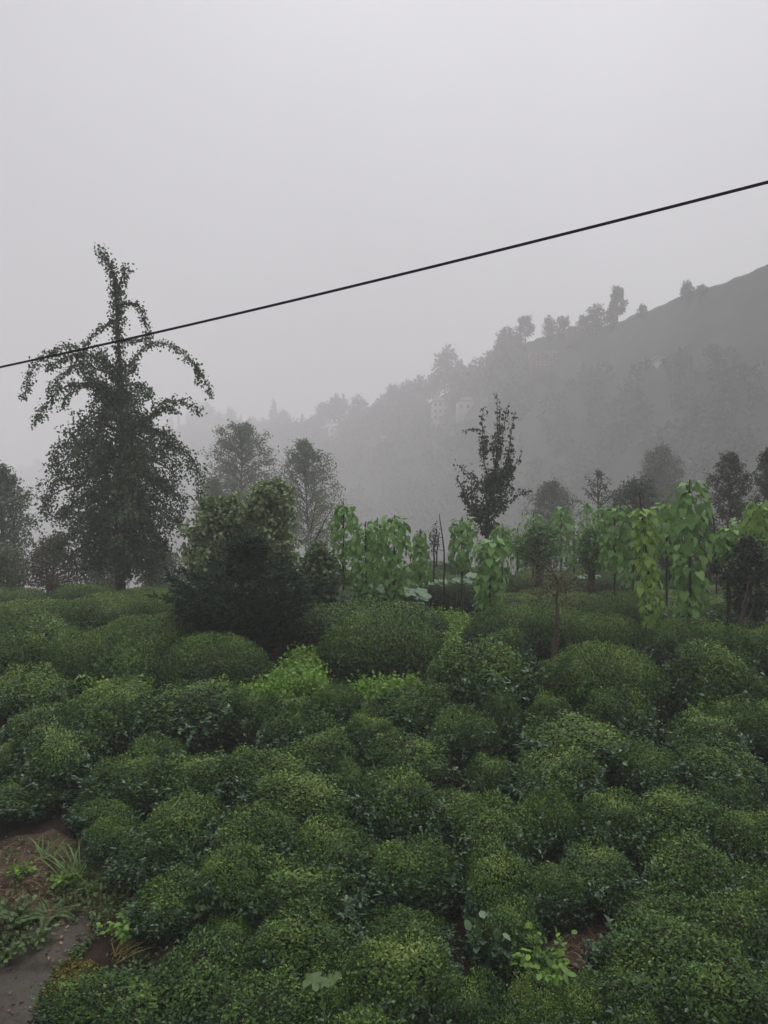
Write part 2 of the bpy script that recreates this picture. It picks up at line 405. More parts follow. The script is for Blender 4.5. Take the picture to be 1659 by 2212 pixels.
def in_poly(x, y, poly):
    c = False; j = len(poly) - 1
    for i in range(len(poly)):
        xi, yi = poly[i]; xj, yj = poly[j]
        if (yi > y) != (yj > y) and x < (xj - xi) * (y - yi) / (yj - yi) + xi: c = not c
        j = i
    return c

CLEAR = [(-200, 1830), (0, 1812), (120, 1792), (235, 1850), (290, 1905), (345, 2000), (420, 2055), (330, 2085), (210, 2120), (120, 2190), (90, 2300), (-200, 2300)]
SOILP = [(1185, 1990), (1240, 1985), (1315, 2000), (1310, 2050), (1290, 2095), (1240, 2090), (1190, 2055)]
WEEDS = [  # polygon, label
    ([(700, 1400), (640, 1400), (590, 1440), (520, 1478), (505, 1500), (560, 1500), (640, 1480), (700, 1468)], 'bright green weeds spilling down between the dark yew and the big round tea bush'),
    ([(335, 1435), (250, 1432), (180, 1458), (165, 1475), (250, 1480), (335, 1478)], 'yellow-green weeds in the gap left of the dome-shaped tea bush below the yew'),
    ([(925, 1312), (1020, 1325), (1010, 1345), (975, 1390), (945, 1370)], 'bright green weeds in the gap behind the big round tea bush'),
    ([(765, 1466), (910, 1466), (890, 1495), (790, 1500)], 'pale green weeds along the foot of the big round tea bush'),
    ([(990, 1505), (1040, 1510), (1035, 1530), (1000, 1528)], 'small patch of pale weeds in front of the dark tea bush'),
    ([(1500, 1505), (1570, 1510), (1560, 1530), (1505, 1525)], 'small patch of weeds between the tea bushes at the right'),
    ([(1540, 1345), (1600, 1352), (1600, 1372), (1545, 1370)], 'yellow-green weeds beside the dry stalk at the right'),
]
# x centre, y top, width (in photo pixels / 1.84), height m, tone, label
B = [
 (825, 1325, 272, 1.05, .05, 'largest round tea bush, a smooth dome in the middle of the garden'),
 (800, 1303, 330, .85, -.10, 'broad dark tea bush just behind the largest round dome'),
 (700, 1310, 190, .80, -.12, 'dark tea bush beside the yew, under the squash leaves'),
 (455, 1376, 245, .95, -.02, 'dome-shaped tea bush standing just below the dark yew'),
 (1030, 1402, 232, .95, .02, 'dark oval tea bush right of the largest dome'),
 (1310, 1398, 270, .95, .05, 'wide bright-topped tea bush right of the dry sapling'),
 (1118, 1312, 215, .95, -.05, 'broad sloping tea bush left of the dry sapling'),
 (1090, 1368, 140, .8, -.08, 'tea bush wedged between the dark oval one and the sloping one'),
 (1190, 1310, 220, .9, -.02, 'tea bush around the foot of the dry sapling'),
 (1310, 1330, 190, .85, .0, 'tea bush above the wide bright-topped one'),
 (1330, 1288, 170, .85, -.08, 'dark tea bush left of the thin young bean pole'),
 (1495, 1343, 205, .9, -.05, 'tea bush at the foot of the tallest bean pole'),
 (1540, 1403, 185, .95, .02, 'round tea bush below the tall bean poles at the right'),
 (1440, 1365, 110, .8, -.14, 'small dark tea bush at the foot of the young bean pole'),
 (1630, 1455, 130, .85, .0, 'tea bush at the right edge beside the round one'),
 (1640, 1350, 150, .95, .02, 'tea bush at the right edge behind the dry stalk'),
 (965, 1250, 130, .85, -.12, 'dark tea bush behind the gap, under the long squash vine'),
 (60, 1296, 230, .8, .05, None), (215, 1285, 230, .8, .05, None), (330, 1278, 180, .8, .06, None),
 (305, 1335, 240, .85, .12, None), (70, 1340, 180, .8, .05, None), (165, 1368, 230, .9, -.02, None), (20, 1378, 150, .85, .0, None),
 (60, 1452, 190, .8, .14, None), (245, 1480, 190, .75, .16, None), (385, 1330, 150, .8, 0, None), (280, 1395, 150, .8, .02, None),
 (90, 1540, 200, .85, -.03, None), (200, 1512, 180, .8, .02, None), (400, 1490, 250, .85, -.08, None), (545, 1500, 150, .8, -.06, None),
 (650, 1530, 180, .85, -.12, None), (720, 1482, 120, .8, -.08, None), (905, 1492, 190, .85, -.08, None), (1003, 1543, 140, .9, -.03, None),
 (1190, 1500, 120, .8, .08, None), (1340, 1498, 170, .85, -.05, None), (1255, 1560, 240, .85, .1, None), (1085, 1500, 120, .8, -.02, None),
 (1540, 1547, 190, .9, .03, None), (1625, 1520, 160, .8, .04, None), (800, 1545, 150, .85, .08, None), (685, 1600, 160, .85, .02, None),
 (880, 1603, 190, .85, -.02, None), (1405, 1612, 140, .85, .02, 'small rust-tinted tea bush at the right of the lower field'), (1560, 1612, 210, .85, -.04, None),
 (1205, 1640, 200, .85, .06, None), (1065, 1640, 140, .8, -.03, None), (120, 1590, 200, .85, .05, None), (280, 1640, 180, .85, .0, None),
 (420, 1640, 210, .85, -.03, None), (560, 1640, 200, .85, .02, None), (640, 1690, 220, .85, .1, None), (850, 1688, 190, .9, .0, None),
 (1190, 1718, 130, .85, .02, None), (1335, 1728, 180, .85, .04, None), (1480, 1722, 190, .85, .03, None), (1075, 1740, 195, .92, .04, None),
 (225, 1725, 160, .52, -.02, None), (60, 1690, 190, .5, -.05, None), (390, 1740, 190, .85, .05, None), (545, 1760, 190, .85, .02, None),
 (720, 1790, 190, .85, .03, None), (340, 1812, 180, .7, -.05, None), (500, 1850, 190, .85, .02, None), (640, 1885, 260, .9, -.02, None),
 (885, 1832, 190, .9, -.06, None), (1075, 1850, 190, .9, .08, None), (1290, 1842, 200, .66, -.03, None), (1490, 1830, 210, .9, .04, None), (1620, 1760, 160, .9, .04, None),
 (870, 2045, 250, .9, .15, 'bright yellow-green tea bush low in the middle of the front row'), (650, 1990, 230, .88, .0, None), (430, 2065, 260, .85, -.1, None),
 (1450, 2005, 270, .92, -.02, None), (1100, 1955, 190, .88, -.04, None), (1590, 1960, 220, .92, -.04, None), (230, 2140, 270, .8, -.1, None), (1165, 2135, 140, .6, .16, 'pale leggy tea bush beside the bare soil at the bottom right'),
 (560, 2150, 260, .85, -.12, None), (1020, 2130, 190, .85, -.12, None), (1575, 2085, 260, .9, -.06, None), (1420, 2105, 240, .75, -.08, None), (1360, 2195, 150, .6, -.12, None), (1262, 2128, 150, .62, .04, None), (1080, 2190, 150, .6, -.05, None),
]
bushes = []     # X,Y,r,h,tone,label,xpix,ypix
solve_bush = hit
for (x, yt, wd, h, tn, lb) in B:
    if yt > 1535: h *= .64; wd *= 1.02
    elif yt > 1450: h *= .8; wd *= .92
    p = solve_bush(x, yt, h)
    r = wd / 2 / F * p[1] * 1.03
    bushes.append([p[0], p[1] + r * .25, r, h, tn, lb, x, yt, 0, float(g(p[0], p[1]))])
EXPL = [b for b in bushes if 1235 < b[7] < 1530]
def blocked(X, Y, h):
    zt = float(g(X, Y)) + h
    x = CXP + X / Y * F; yt = CYP - (zt - CZ) / Y * F; yg = CYP - (float(g(X, Y)) - CZ) / Y * F
    if in_poly(x, yg, CLEAR) or in_poly(x, yt + 40, CLEAR) or in_poly(x, yg, SOILP) or in_poly(x, yt + 60, SOILP): return True
    for pl, _ in WEEDS:
        for k in (0, .35, .8):
            if in_poly(x, yt + (yg - yt) * k, pl): return True
        for dx in (-40, 40):
            if in_poly(x + dx, yt + (yg - yt) * .35, pl): return True
    if 470 < x < 620 and 1330 < yt < 1420: return True
    if ((np.abs(_wp[:, 0] - x) < (.42 + (Y - 5) * .04) / Y * F) & (_wp[:, 1] > yt - 4) & (_wp[:, 1] < yg) & (_wp[:, 2] > Y - .4)).any(): return True
    for b in EXPL:
        if Y < b[1] and abs(x - b[6]) < b[2] / b[1] * F * 1.05 + 30 and yt < CYP + (CZ - b[9]) / b[1] * F - 12: return True
    return False
_wp = []
for pl, _ in WEEDS:
    xs_, ys_ = [p[0] for p in pl], [p[1] for p in pl]
    for x_ in np.linspace(min(xs_), max(xs_), 9):
        for y_ in np.linspace(min(ys_), max(ys_), 7):
            if in_poly(x_, y_, pl): _wp.append((x_, y_, hit(x_, y_, .3)[1]))
_wp = np.array(_wp)
frng = np.random.default_rng(11)
for k in range(9000):
    Y = 4.0 + 24 * frng.random() ** 1.3
    X = (frng.random() - .5) * 2 * (.53 * Y + .6)
    edge = 20.8 if X < -2 else 27.5
    if Y > edge - .4: continue
    r = np.clip(.40 + (Y - 5) * .038, .40, 1.0) * frng.uniform(.78, 1.15)
    h = frng.uniform(.44, .66) * (.9 if Y < 9 else 1); r *= 1.05
    ok = True
    for b in bushes:
        md = (r + b[2]) * (.81 if b[5] is None else .96)
        if (b[0] - X) ** 2 + (b[1] - Y) ** 2 < md * md: ok = False; break
    if not ok or blocked(X, Y, h): continue
    x = CXP + X / Y * F; yt = CYP - (float(g(X, Y)) + h - CZ) / Y * F
    bushes.append([X, Y, r, h, frng.normal(0, .05), None, x, yt])
for k in range(9000):      # small young bushes that close the gaps between the clipped ones
    Y = 4.4 + 7.6 * frng.random() ** 1.2
    X = (frng.random() - .5) * 2 * (.52 * Y + .3); r = frng.uniform(.26, .36); h = frng.uniform(.34, .46)
    if len(bushes) > 285: break
    if any((b[0] - X) ** 2 + (b[1] - Y) ** 2 < ((b[2] + r * .25) if b[2] > .38 else (b[2] + r) * .9) ** 2 for b in bushes) or blocked(X, Y, h): continue
    bushes.append([X, Y, r, h, frng.normal(-.02, .05), None, CXP + X / Y * F, CYP - (float(g(X, Y)) + h - CZ) / Y * F])
ORD = ['first', 'second', 'third', 'fourth', 'fifth', 'sixth', 'seventh', 'eighth', 'ninth', 'tenth', 'eleventh', 'twelfth', 'thirteenth', 'fourteenth', 'fifteenth', 'sixteenth', 'seventeenth', 'eighteenth', 'nineteenth', 'twentieth', 'twenty-first', 'twenty-second', 'twenty-third', 'twenty-fourth']
bands = [(0, 1235), (1235, 1275), (1275, 1325), (1325, 1385), (1385, 1465), (1465, 1530), (1530, 1590), (1590, 1660), (1660, 1745), (1745, 1850), (1850, 1975), (1975, 2120), (2120, 4000)]
bandname = ['farthest row', 'second farthest row', 'row of the squash leaves', 'row of the yew foot', 'row of the dome under the yew', 'seventh row from the bottom', 'sixth row from the bottom', 'fifth row from the bottom', 'fourth row from the bottom', 'third row from the bottom', 'second row from the bottom', 'front row', 'row cut by the bottom edge']
bushes.sort(key=lambda b: b[6])
cnt = [0] * len(bands); cute = {}
for i, b in enumerate(bushes):
    bi = next(k for k, (lo, hi) in enumerate(bands) if lo <= b[7] < hi)
    off = b[6] < -20 or b[6] > 1680
    tw = 'yellow-green' if b[4] > .07 else ('dark green' if b[4] < -.05 else 'green')
    lab = b[5]
    if lab is None:
        if off: 
            k_ = ('left' if b[6] < 800 else 'right', bi); cute[k_] = cute.get(k_, 0) + 1
            lab = 'tea bush cut by %s edge, %s in the %s' % (k_[0], ORD[cute[k_] - 1], bandname[bi])
        else:
            lab = '%s tea bush, %s from left in the %s' % (tw, ORD[min(cnt[bi], 23)], bandname[bi])
    if not off and b[5] is None: cnt[bi] += 1
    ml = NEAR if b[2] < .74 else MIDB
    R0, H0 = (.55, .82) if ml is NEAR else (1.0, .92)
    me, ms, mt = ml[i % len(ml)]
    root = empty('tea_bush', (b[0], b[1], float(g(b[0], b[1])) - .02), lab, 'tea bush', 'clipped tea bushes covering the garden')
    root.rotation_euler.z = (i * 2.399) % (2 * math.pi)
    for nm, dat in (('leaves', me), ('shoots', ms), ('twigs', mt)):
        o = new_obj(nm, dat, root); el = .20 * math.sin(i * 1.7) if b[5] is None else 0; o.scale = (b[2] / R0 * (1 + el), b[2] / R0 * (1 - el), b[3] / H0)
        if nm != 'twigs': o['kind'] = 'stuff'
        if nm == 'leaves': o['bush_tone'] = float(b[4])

# ------------------------------------------------------------------ weeds and ground litter
def stuff_leaves(name, tmpl, mat, pos, size, up=1.0, label=None, tone=None, tipup=0.2):
    n = len(pos)
    tip = unit(rng.normal(size=(n, 3))) + np.array((0, 0, tipup)); nn = rng.normal(size=(n, 3)) * .45 + np.array((0, 0, up))
    t = np.clip(rng.normal(.5, .25, n), 0, 1) if tone is None else tone
    o = new_obj(name, leaf_mesh(name, mat, [leaf_arrays(tmpl, pos, tip, nn, size, t)]))
    return tag(o, label, None, None, 'stuff')

def sample_poly(poly, n):
    xs = [p[0] for p in poly]; ys = [p[1] for p in poly]; R = []
    while len(R) < n:
        x = rng.uniform(min(xs), max(xs)); y = rng.uniform(min(ys), max(ys))
        if in_poly(x, y, poly): R.append((x, y))
    return R

for pl, lb in WEEDS:
    A = abs(sum(pl[i][0] * pl[i - 1][1] - pl[i - 1][0] * pl[i][1] for i in range(len(pl)))) / 2
    n = int(np.clip(A / 9, 90, 1000))
    pts = np.array([hit(x, y, .38) for x, y in sample_poly(pl, n)])
    pos = np.repeat(pts, 7, 0) + rng.normal(size=(n * 7, 3)) * np.array((.07, .07, .05)) - np.array((0, 0, 1)) * (rng.random(n * 7) ** 1.4 * .26)[:, None]
    stuff_leaves('weeds', OVAL, M['weed'], pos, rng.uniform(.035, .065, n * 7), 1, lb)

# bare litter in the clearing at the lower left: dry grass and dead leaves
LIT = [(0, 1830), (120, 1805), (230, 1850), (300, 1930), (340, 2000), (390, 2050), (320, 2070), (230, 2000), (140, 1985), (0, 1985)]
def lift(pts, lo, hi): return np.array([p + np.array((0, 0, rng.uniform(lo, hi))) for p in pts])
pts = lift([hit(x, y, 0) for x, y in sample_poly(LIT, 900)], .0, .05)
n = len(pts)
lt = unit(np.concatenate([rng.normal(size=(n, 2)), rng.normal(.1, .25, (n, 1))], 1))
o = new_obj('dry_grass', leaf_mesh('dry_grass', M['straw'], [leaf_arrays(BLADE, pts, lt, np.tile((0, 0, 1.), (n, 1)) + rng.normal(size=(n, 3)) * .3, rng.uniform(.06, .2, n), np.clip(rng.normal(.4, .25, n), 0, 1))]))
tag(o, 'brown dry grass strewn over the bare clearing', kind='stuff')
stuff_leaves('dead_leaves', OVAL, M['straw'], lift([hit(x, y, 0) for x, y in sample_poly(LIT, 500)], .0, .03), rng.uniform(.03, .06, 500), 1, 'dead brown leaves lying in the bare clearing', np.clip(rng.normal(.25, .2, 500), 0, 1))
# litter sheet over the clearing, a few millimetres proud of the soil
def ground_sheet(name, poly, mat, h, label, thick=0):
    cx, cyp = np.mean([p[0] for p in poly]), np.mean([p[1] for p in poly])
    w3 = np.array([hit(x, y, 0) for x, y in poly]); c3 = w3.mean(0)
    # densify the outline with a little raggedness
    ring = []
    for i in range(len(w3)):
        p, q = w3[i], w3[(i + 1) % len(w3)]
        for t in np.linspace(0, 1, 7)[:-1]: ring.append(p + (q - p) * t + rng.normal(size=3) * .02)
    from mathutils.geometry import delaunay_2d_cdt
    from mathutils import Vector
    ring = np.array(ring); K = len(ring)
    lo, hi = ring.min(0), ring.max(0); pts = [Vector((p[0], p[1])) for p in ring]
    for x_ in np.arange(lo[0], hi[0], .09):
        for y_ in np.arange(lo[1], hi[1], .09): pts.append(Vector((x_ + rng.uniform(-.02, .02), y_ + rng.uniform(-.02, .02))))
    vo, eo, fo2, _, _, _ = delaunay_2d_cdt(pts, [(i, (i + 1) % K) for i in range(K)], [], 1, 1e-5)
    vx = np.array([(v.x, v.y) for v in vo]); T = [tuple(f) for f in fo2]
    zz = g(vx[:, 0], vx[:, 1]) + h + (noise2(vx[:, 0] * 3.1, vx[:, 1] * 3.1, 3) - .5) * .05
    V = [np.column_stack([vx, zz])]
    if thick:
        sk = ring.copy(); sk[:, 2] = g(ring[:, 0], ring[:, 1]) + h + (noise2(ring[:, 0] * 3.1, ring[:, 1] * 3.1, 3) - .5) * .05; b2 = len(vx); V.append(sk); s2 = sk.copy(); s2[:, 2] -= thick; V.append(s2)
        for j in range(K): j2 = (j + 1) % K; T += [(b2 + j, b2 + K + j, b2 + K + j2), (b2 + j, b2 + K + j2, b2 + j2)]
    o = new_obj(name, tri_mesh(name, np.vstack(V), T, mat, None, True))
    return tag(o, label, kind='structure')
ground_sheet('bare_earth', [(-60, 1835), (0, 1822), (110, 1800), (232, 1848), (300, 1930), (345, 2000), (410, 2052), (330, 2090), (230, 2010), (130, 1995), (-60, 2020)], M['litter'], .012, 'reddish brown earth of the bare clearing')
ground_sheet('bare_soil', SOILP, M['litter'], .012, 'patch of bare brown soil between the tea bushes at the bottom right')
ground_sheet('path', [(-150, 2150), (0, 2062), (70, 2008), (150, 1985), (205, 1984), (222, 2008), (180, 2050), (130, 2098), (95, 2150), (75, 2225), (70, 2300), (-150, 2300)], M['concrete'], .03, 'old grey concrete path ending at the clearing', .09)
# bare soil patch straw
pts = lift([hit(x, y, 0) for x, y in sample_poly(SOILP, 260)], .01, .05); n = len(pts)
lt = unit(np.concatenate([rng.normal(size=(n, 2)), rng.normal(.15, .25, (n, 1))], 1))
o = new_obj('dry_stems', leaf_mesh('dry_stems', M['straw'], [leaf_arrays(BLADE, pts, lt, np.tile((0, 0, 1.), (n, 1)), rng.uniform(.05, .18, n), np.clip(rng.normal(.5, .25, n), 0, 1))]))
tag(o, 'dry stems on the bare soil between the bushes', kind='stuff')
# moss on the path edge
MOSS = [(118, 2110), (150, 2080), (200, 2090), (225, 2110), (190, 2130), (150, 2150), (110, 2160), (80, 2212), (70, 2190)]
pts = lift([hit(x, y, 0) for x, y in sample_poly(MOSS, 2200)], .005, .06)
stuff_leaves('moss', OVAL, M['moss'], pts, rng.uniform(.012, .03, len(pts)), 1, 'yellow moss along the edge of the concrete path')
pts = lift([hit(x, y, .03) for x, y in sample_poly([(0, 2075), (70, 2020), (150, 1992), (210, 1992), (170, 2050), (110, 2110), (85, 2212), (0, 2212)], 110)], .0, .012)
stuff_leaves('fallen_leaves', OVAL, M['straw'], pts, rng.uniform(.018, .04, 110), 1.6, 'small dead leaves lying on the concrete path', np.clip(rng.normal(.4, .3, 110), 0, 1), .0)
ep = np.array([hit(x + rng.normal(0, 5), y + rng.normal(0, 5), .02) for t in rng.random(150) for (x, y) in [tuple(np.array(((60, 2012), (150, 1987), (205, 1984), (222, 2008), (180, 2050), (130, 2098), (95, 2150)))[int(t * 6)] * (1 - t * 6 % 1) + np.array(((60, 2012), (150, 1987), (205, 1984), (222, 2008), (180, 2050), (130, 2098), (95, 2150)))[int(t * 6) + 1] * (t * 6 % 1))]])
ep = np.repeat(ep, 4, 0) + rng.normal(size=(600, 3)) * np.array((.03, .03, .012)) + np.array((0, 0, .025))
stuff_leaves('edge_weeds', OVAL, M['weeddark'], ep, rng.uniform(.015, .035, 600), 1, 'tiny weeds creeping over the edge of the concrete path')
# low weeds sprinkled in the clearing
SPR = [([(100, 1930), (230, 1910), (300, 1980), (260, 2010), (150, 1975)], 170), ([(0, 1960), (60, 1990), (85, 2040), (30, 2060), (0, 2060)], 60), ([(150, 1840), (300, 1930), (330, 2000), (240, 1950)], 130), ([(0, 1830), (230, 1830), (230, 1960), (0, 1960)], 110), ([(280, 2075), (340, 2095), (260, 2150), (215, 2145)], 60)]
for poly, n in SPR:
    c3 = np.array([hit(x, y, 0) for x, y in sample_poly(poly, n)])
    pos = np.repeat(c3, 5, 0) + rng.normal(size=(n * 5, 3)) * np.array((.045, .045, 0)) + np.stack([np.zeros(n * 5), np.zeros(n * 5), rng.uniform(.01, .12, n * 5)], 1)
    stuff_leaves('low_weeds', OVAL, M['weeddark'], pos, rng.uniform(.02, .042, n * 5), 1, 'low green weeds sprouting in the bare clearing')

# ------------------------------------------------------------------ small plants of the clearing
def leafy_plant(x, y, hgt, rad, n, leaf, mat, label, name='weed_plant', tone=.5):
    base = hit(x, y, 0); root = empty(name, base, label, 'plant')
    mb = MB(); pos = []; k = 9
    for i in range(k):
        az = i * 2.4 + rng.random(); e = np.array((math.cos(az) * rad * rng.uniform(.3, 1), math.sin(az) * rad * rng.uniform(.3, 1), hgt * rng.uniform(.6, 1)))
        st = np.array([(0, 0, 0), e * .5 + np.array((0, 0, hgt * .15)), e]); mb.tube(st, (.006, .005, .003), 4)
        for j in range(n // k):
            f = rng.uniform(.35, 1.05); pos.append(e * f + np.array((0, 0, hgt * .15 * (1 - abs(2 * f - 1)))) + rng.normal(size=3) * rad * .13)
    new_obj('stem', mb.mesh('stem', M['vine']), root)
    pos = np.array(pos); n = len(pos)
    out_ = unit(pos * np.array((1, 1, .2))) ; tip = out_ * .8 + rng.normal(size=(n, 3)) * .5 - np.array((0, 0, .1))
    o = new_obj('leaves', leaf_mesh('leaves', mat, [leaf_arrays(OVAL, pos, tip, np.tile((0, 0, 1.), (n, 1)) + out_ * .4 + rng.normal(size=(n, 3)) * .25, rng.uniform(.7, 1.2, n) * leaf, np.clip(rng.normal(tone, .2, n), 0, 1))]), root); o['kind'] = 'stuff'
    return root
leafy_plant(282, 2035, .24, .20, 200, .055, M['weed'], 'leafy light green weed at the end of the concrete path', tone=.4)
leafy_plant(132, 1925, .14, .14, 70, .055, M['weed'], 'round-leaved weed at the foot of the grass tuft', tone=.45)
leafy_plant(45, 1900, .12, .12, 50, .05, M['weed'], 'small weed alone on the brown earth', tone=.4)
leafy_plant(25, 2010, .22, .22, 100, .06, M['weeddark'], 'weed leaning over the left side of the path', tone=.6)
leafy_plant(75, 2050, .14, .14, 60, .05, M['weeddark'], 'low weed hugging the left edge of the path', tone=.6)
leafy_plant(15, 2090, .2, .15, 60, .06, M['weeddark'], 'weed beside the path at the edge of the picture', tone=.6)
leafy_plant(1180, 2190, .5, .26, 320, .055, M['weed'], 'pale leafy weed below the bare soil at the bottom right', tone=.35)
leafy_plant(450, 2010, .4, .18, 80, .09, M['weeddark'], 'tall blue-green weed beside the front tea bushes', tone=.35)
leafy_plant(1060, 2140, .55, .2, 60, .09, M['teaskirt'], 'leggy tea shoots standing in the dark gap at the bottom', 'tea_shoot_plant', tone=.6)

def grass_tuft(x, y, hgt, n, label, mat=None):
    base = hit(x, y, 0); root = empty('grass_tuft', base, label, 'grass tuft')
    az = rng.random(n) * 2 * math.pi; lean = rng.uniform(.1, .95, n)
    tip = np.stack([np.cos(az) * lean, np.sin(az) * lean, np.ones(n)], 1)
    nn = np.stack([-np.cos(az), -np.sin(az), lean], 1)   # the blade tip drops away from its normal
    V, T, tn = leaf_arrays(BLADE, rng.normal(size=(n, 3)) * np.array((.04, .04, 0)), tip, nn * -1 * np.array((1, 1, -1)), rng.uniform(.5, 1.15, n) * hgt, np.clip(rng.normal(.5, .25, n), 0, 1))
    bend = np.clip(V[:, 2] / hgt, 0, 2) ** 2 * .42 * hgt
    ang_ = np.repeat(az, 7); V = V + np.stack([np.cos(ang_) * bend * 1.6, np.sin(ang_) * bend * 1.6, -bend], 1)
    o = new_obj('blades', leaf_mesh('blades', mat or M['grass'], [(V, T, tn)]), root); o['kind'] = 'stuff'
grass_tuft(168, 1905, .40, 60, 'tall green grass tuft with arching blades in the clearing')
grass_tuft(95, 1865, .3, 26, 'thin yellowing grass tuft on the brown earth')
grass_tuft(205, 1935, .32, 22, 'low arching grass by the tuft, reaching right')

# bundle of yellow straw
base = hit(254, 2088, 0) + np.array((0, 0, .05)); root = empty('straw_bundle', base, 'bundle of yellow straw lying at the end of the path', 'straw')
for i in range(26):
    mb = MB(); az = rng.normal(1.25, .35); ln = rng.uniform(.18, .42); s0 = np.array((rng.normal(0, .03), rng.normal(0, .05), rng.uniform(.015, .05)))
    e = s0 + np.array((math.cos(az) * ln, math.sin(az) * ln, rng.uniform(-.01, .05)))
    mb.tube([s0, (s0 + e) / 2 + np.array((rng.normal(0, .02), 0, .03)), e], .0035, 4)
    new_obj('straw', mb.mesh('straw', M['yellowstraw']), root)

# clod of pinkish clay in the dark hollow
cl = MB(); t_ = np.linspace(0, math.pi, 7); V = []; T = []
for i, a1 in enumerate(np.linspace(0, math.pi / 2, 6)):
    for j in range(10):
        a2 = j / 10 * 2 * math.pi; r_ = .13 * (1 + .35 * (noise2(np.array([a2 * 2]), np.array([a1 * 3]), 4)[0] - .5) * 2)
        V.append((math.cos(a2) * math.sin(a1) * r_, math.sin(a2) * math.sin(a1) * r_, math.cos(a1) * r_ * 1.3 - .02))
for i in range(5):
    for j in range(10):
        p0, q0 = i * 10 + j, i * 10 + (j + 1) % 10
        T += [(p0, p0 + 10, q0 + 10), (p0, q0 + 10, q0)]
cl.add(V, T)
o = new_obj('clay_clod', cl.mesh('clay_clod', M['clay'])); o.location = hit(235, 1885, 0)
tag(o, 'clod of pinkish clay under the tea bush by the clearing', 'clod')

# fern by the path
def fern(x, y, ln, label, mat, k=7):
    base = hit(x, y, 0); root = empty('fern', base, label, 'fern')
    for i in range(k):
        az = i / k * 2 * math.pi + rng.random() * .6; s = np.linspace(0, 1, 18)
        rx = s * ln * .85; rz = ln * (.75 * s - .62 * s * s)
        mid = np.stack([np.cos(az) * rx, np.sin(az) * rx, rz], 1); tg = unit(np.gradient(mid, axis=0))
        side = np.array((-math.sin(az), math.cos(az), 0)); up = np.cross(side, tg) * -1
        pos = np.repeat(mid[2:], 2, 0); n = len(pos)
        sg = np.tile((1., -1.), n // 2)
        tip = side * sg[:, None] + np.repeat(tg[2:], 2, 0) * .5; sz = np.repeat(ln * .24 * (1 - s[2:]) ** .7 + .01, 2)
        o = new_obj('frond', leaf_mesh('frond', mat, [leaf_arrays(LEAF2, pos, tip, np.repeat(up[2:], 2, 0) + np.array((0, 0, .6)), sz, np.clip(rng.normal(.45, .15, n), 0, 1))]), root)
fern(108, 1985, .32, 'dark green fern at the edge of the path', M['weeddark'])
fern(248, 1512, .5, 'pale fern standing out of the yellow-green tea bushes at the left', M['weed'], 4)

# ------------------------------------------------------------------ broad leaf in the dark gap at the bottom
me_heart = {}
def heart_mesh(mat, key):
    if key not in me_heart:
        V, T = HEART; me_heart[key] = tri_mesh('leaf', V, T, mat, None, True)
    return me_heart[key]
def leaf_object(parent, mesh, pos, tip, nrm, size, name='leaf'):
    from mathutils import Matrix
    t = unit(np.asarray(tip, float)); x = unit(np.cross(t, nrm)); z = np.cross(x, t)
    o = new_obj(name, mesh, parent)
    o.matrix_basis = Matrix(((x[0] * size, t[0] * size, z[0] * size, pos[0]), (x[1] * size, t[1] * size, z[1] * size, pos[1]), (x[2] * size, t[2] * size, z[2] * size, pos[2]), (0, 0, 0, 1)))
    return o
top = P(690, 2122, 4.75); base = np.array((top[0], top[1] + .1, float(g(top[0], top[1] + .1))))
root = empty('broad_leaf_plant', base, 'plant with a big torn pale green leaf over the dark gap at the bottom', 'plant')
l0 = top - base
mb = MB(); mb.tube([(0, 0, 0), l0 * .6 + np.array((.03, 0, .05)), l0], (.008, .007, .004), 5); new_obj('stem', mb.mesh('stem', M['vine']), root)
_r = np.random.default_rng(3); _a = np.linspace(.3, 2 * math.pi - .3, 19)
_rad = .5 + .10 * np.cos(_a * 5) + _r.normal(0, .05, 19); _rad[13] *= .55
bl = tri_mesh('leaf', np.vstack([[(0, 0, 0)], np.stack([np.sin(_a) * _rad, .42 - np.cos(_a) * _rad, .06 * np.cos(_a * 3) + _r.normal(0, .03, 19)], 1), [(0, .42, -.05)]]), np.array([(20, i + 1, i) for i in range(1, 19)] + [(20, 1, 0), (20, 0, 19)]), M['weeddark'], np.full(21, .62), True)
leaf_object(root, bl, l0 + np.array((.02, .02, 0)), (-1, .15, -.12), (-.1, -.3, 1), .135)
leaf_object(root, bl, l0 + np.array((.05, .0, .01)), (.75, .1, .25), (-.35, -.3, 1), .09)
leaf_object(root, bl, l0 + np.array((.0, .08, -.08)), (.2, .8, .1), (0, -.2, 1), .10)

# ------------------------------------------------------------------ trees
def polyz(pts): return np.asarray(pts, float)
def twig_leaves(line, n, spread, droop, rr):
    """positions scattered along a polyline"""
    line = np.asarray(line); seg = np.linalg.norm(np.diff(line, axis=0), axis=1); cs = np.concatenate([[0], np.cumsum(seg)])
    s = rr.random(n) * cs[-1]
    p = np.stack([np.interp(s, cs, line[:, k]) for k in range(3)], 1)
    return p + rr.normal(size=(n, 3)) * spread

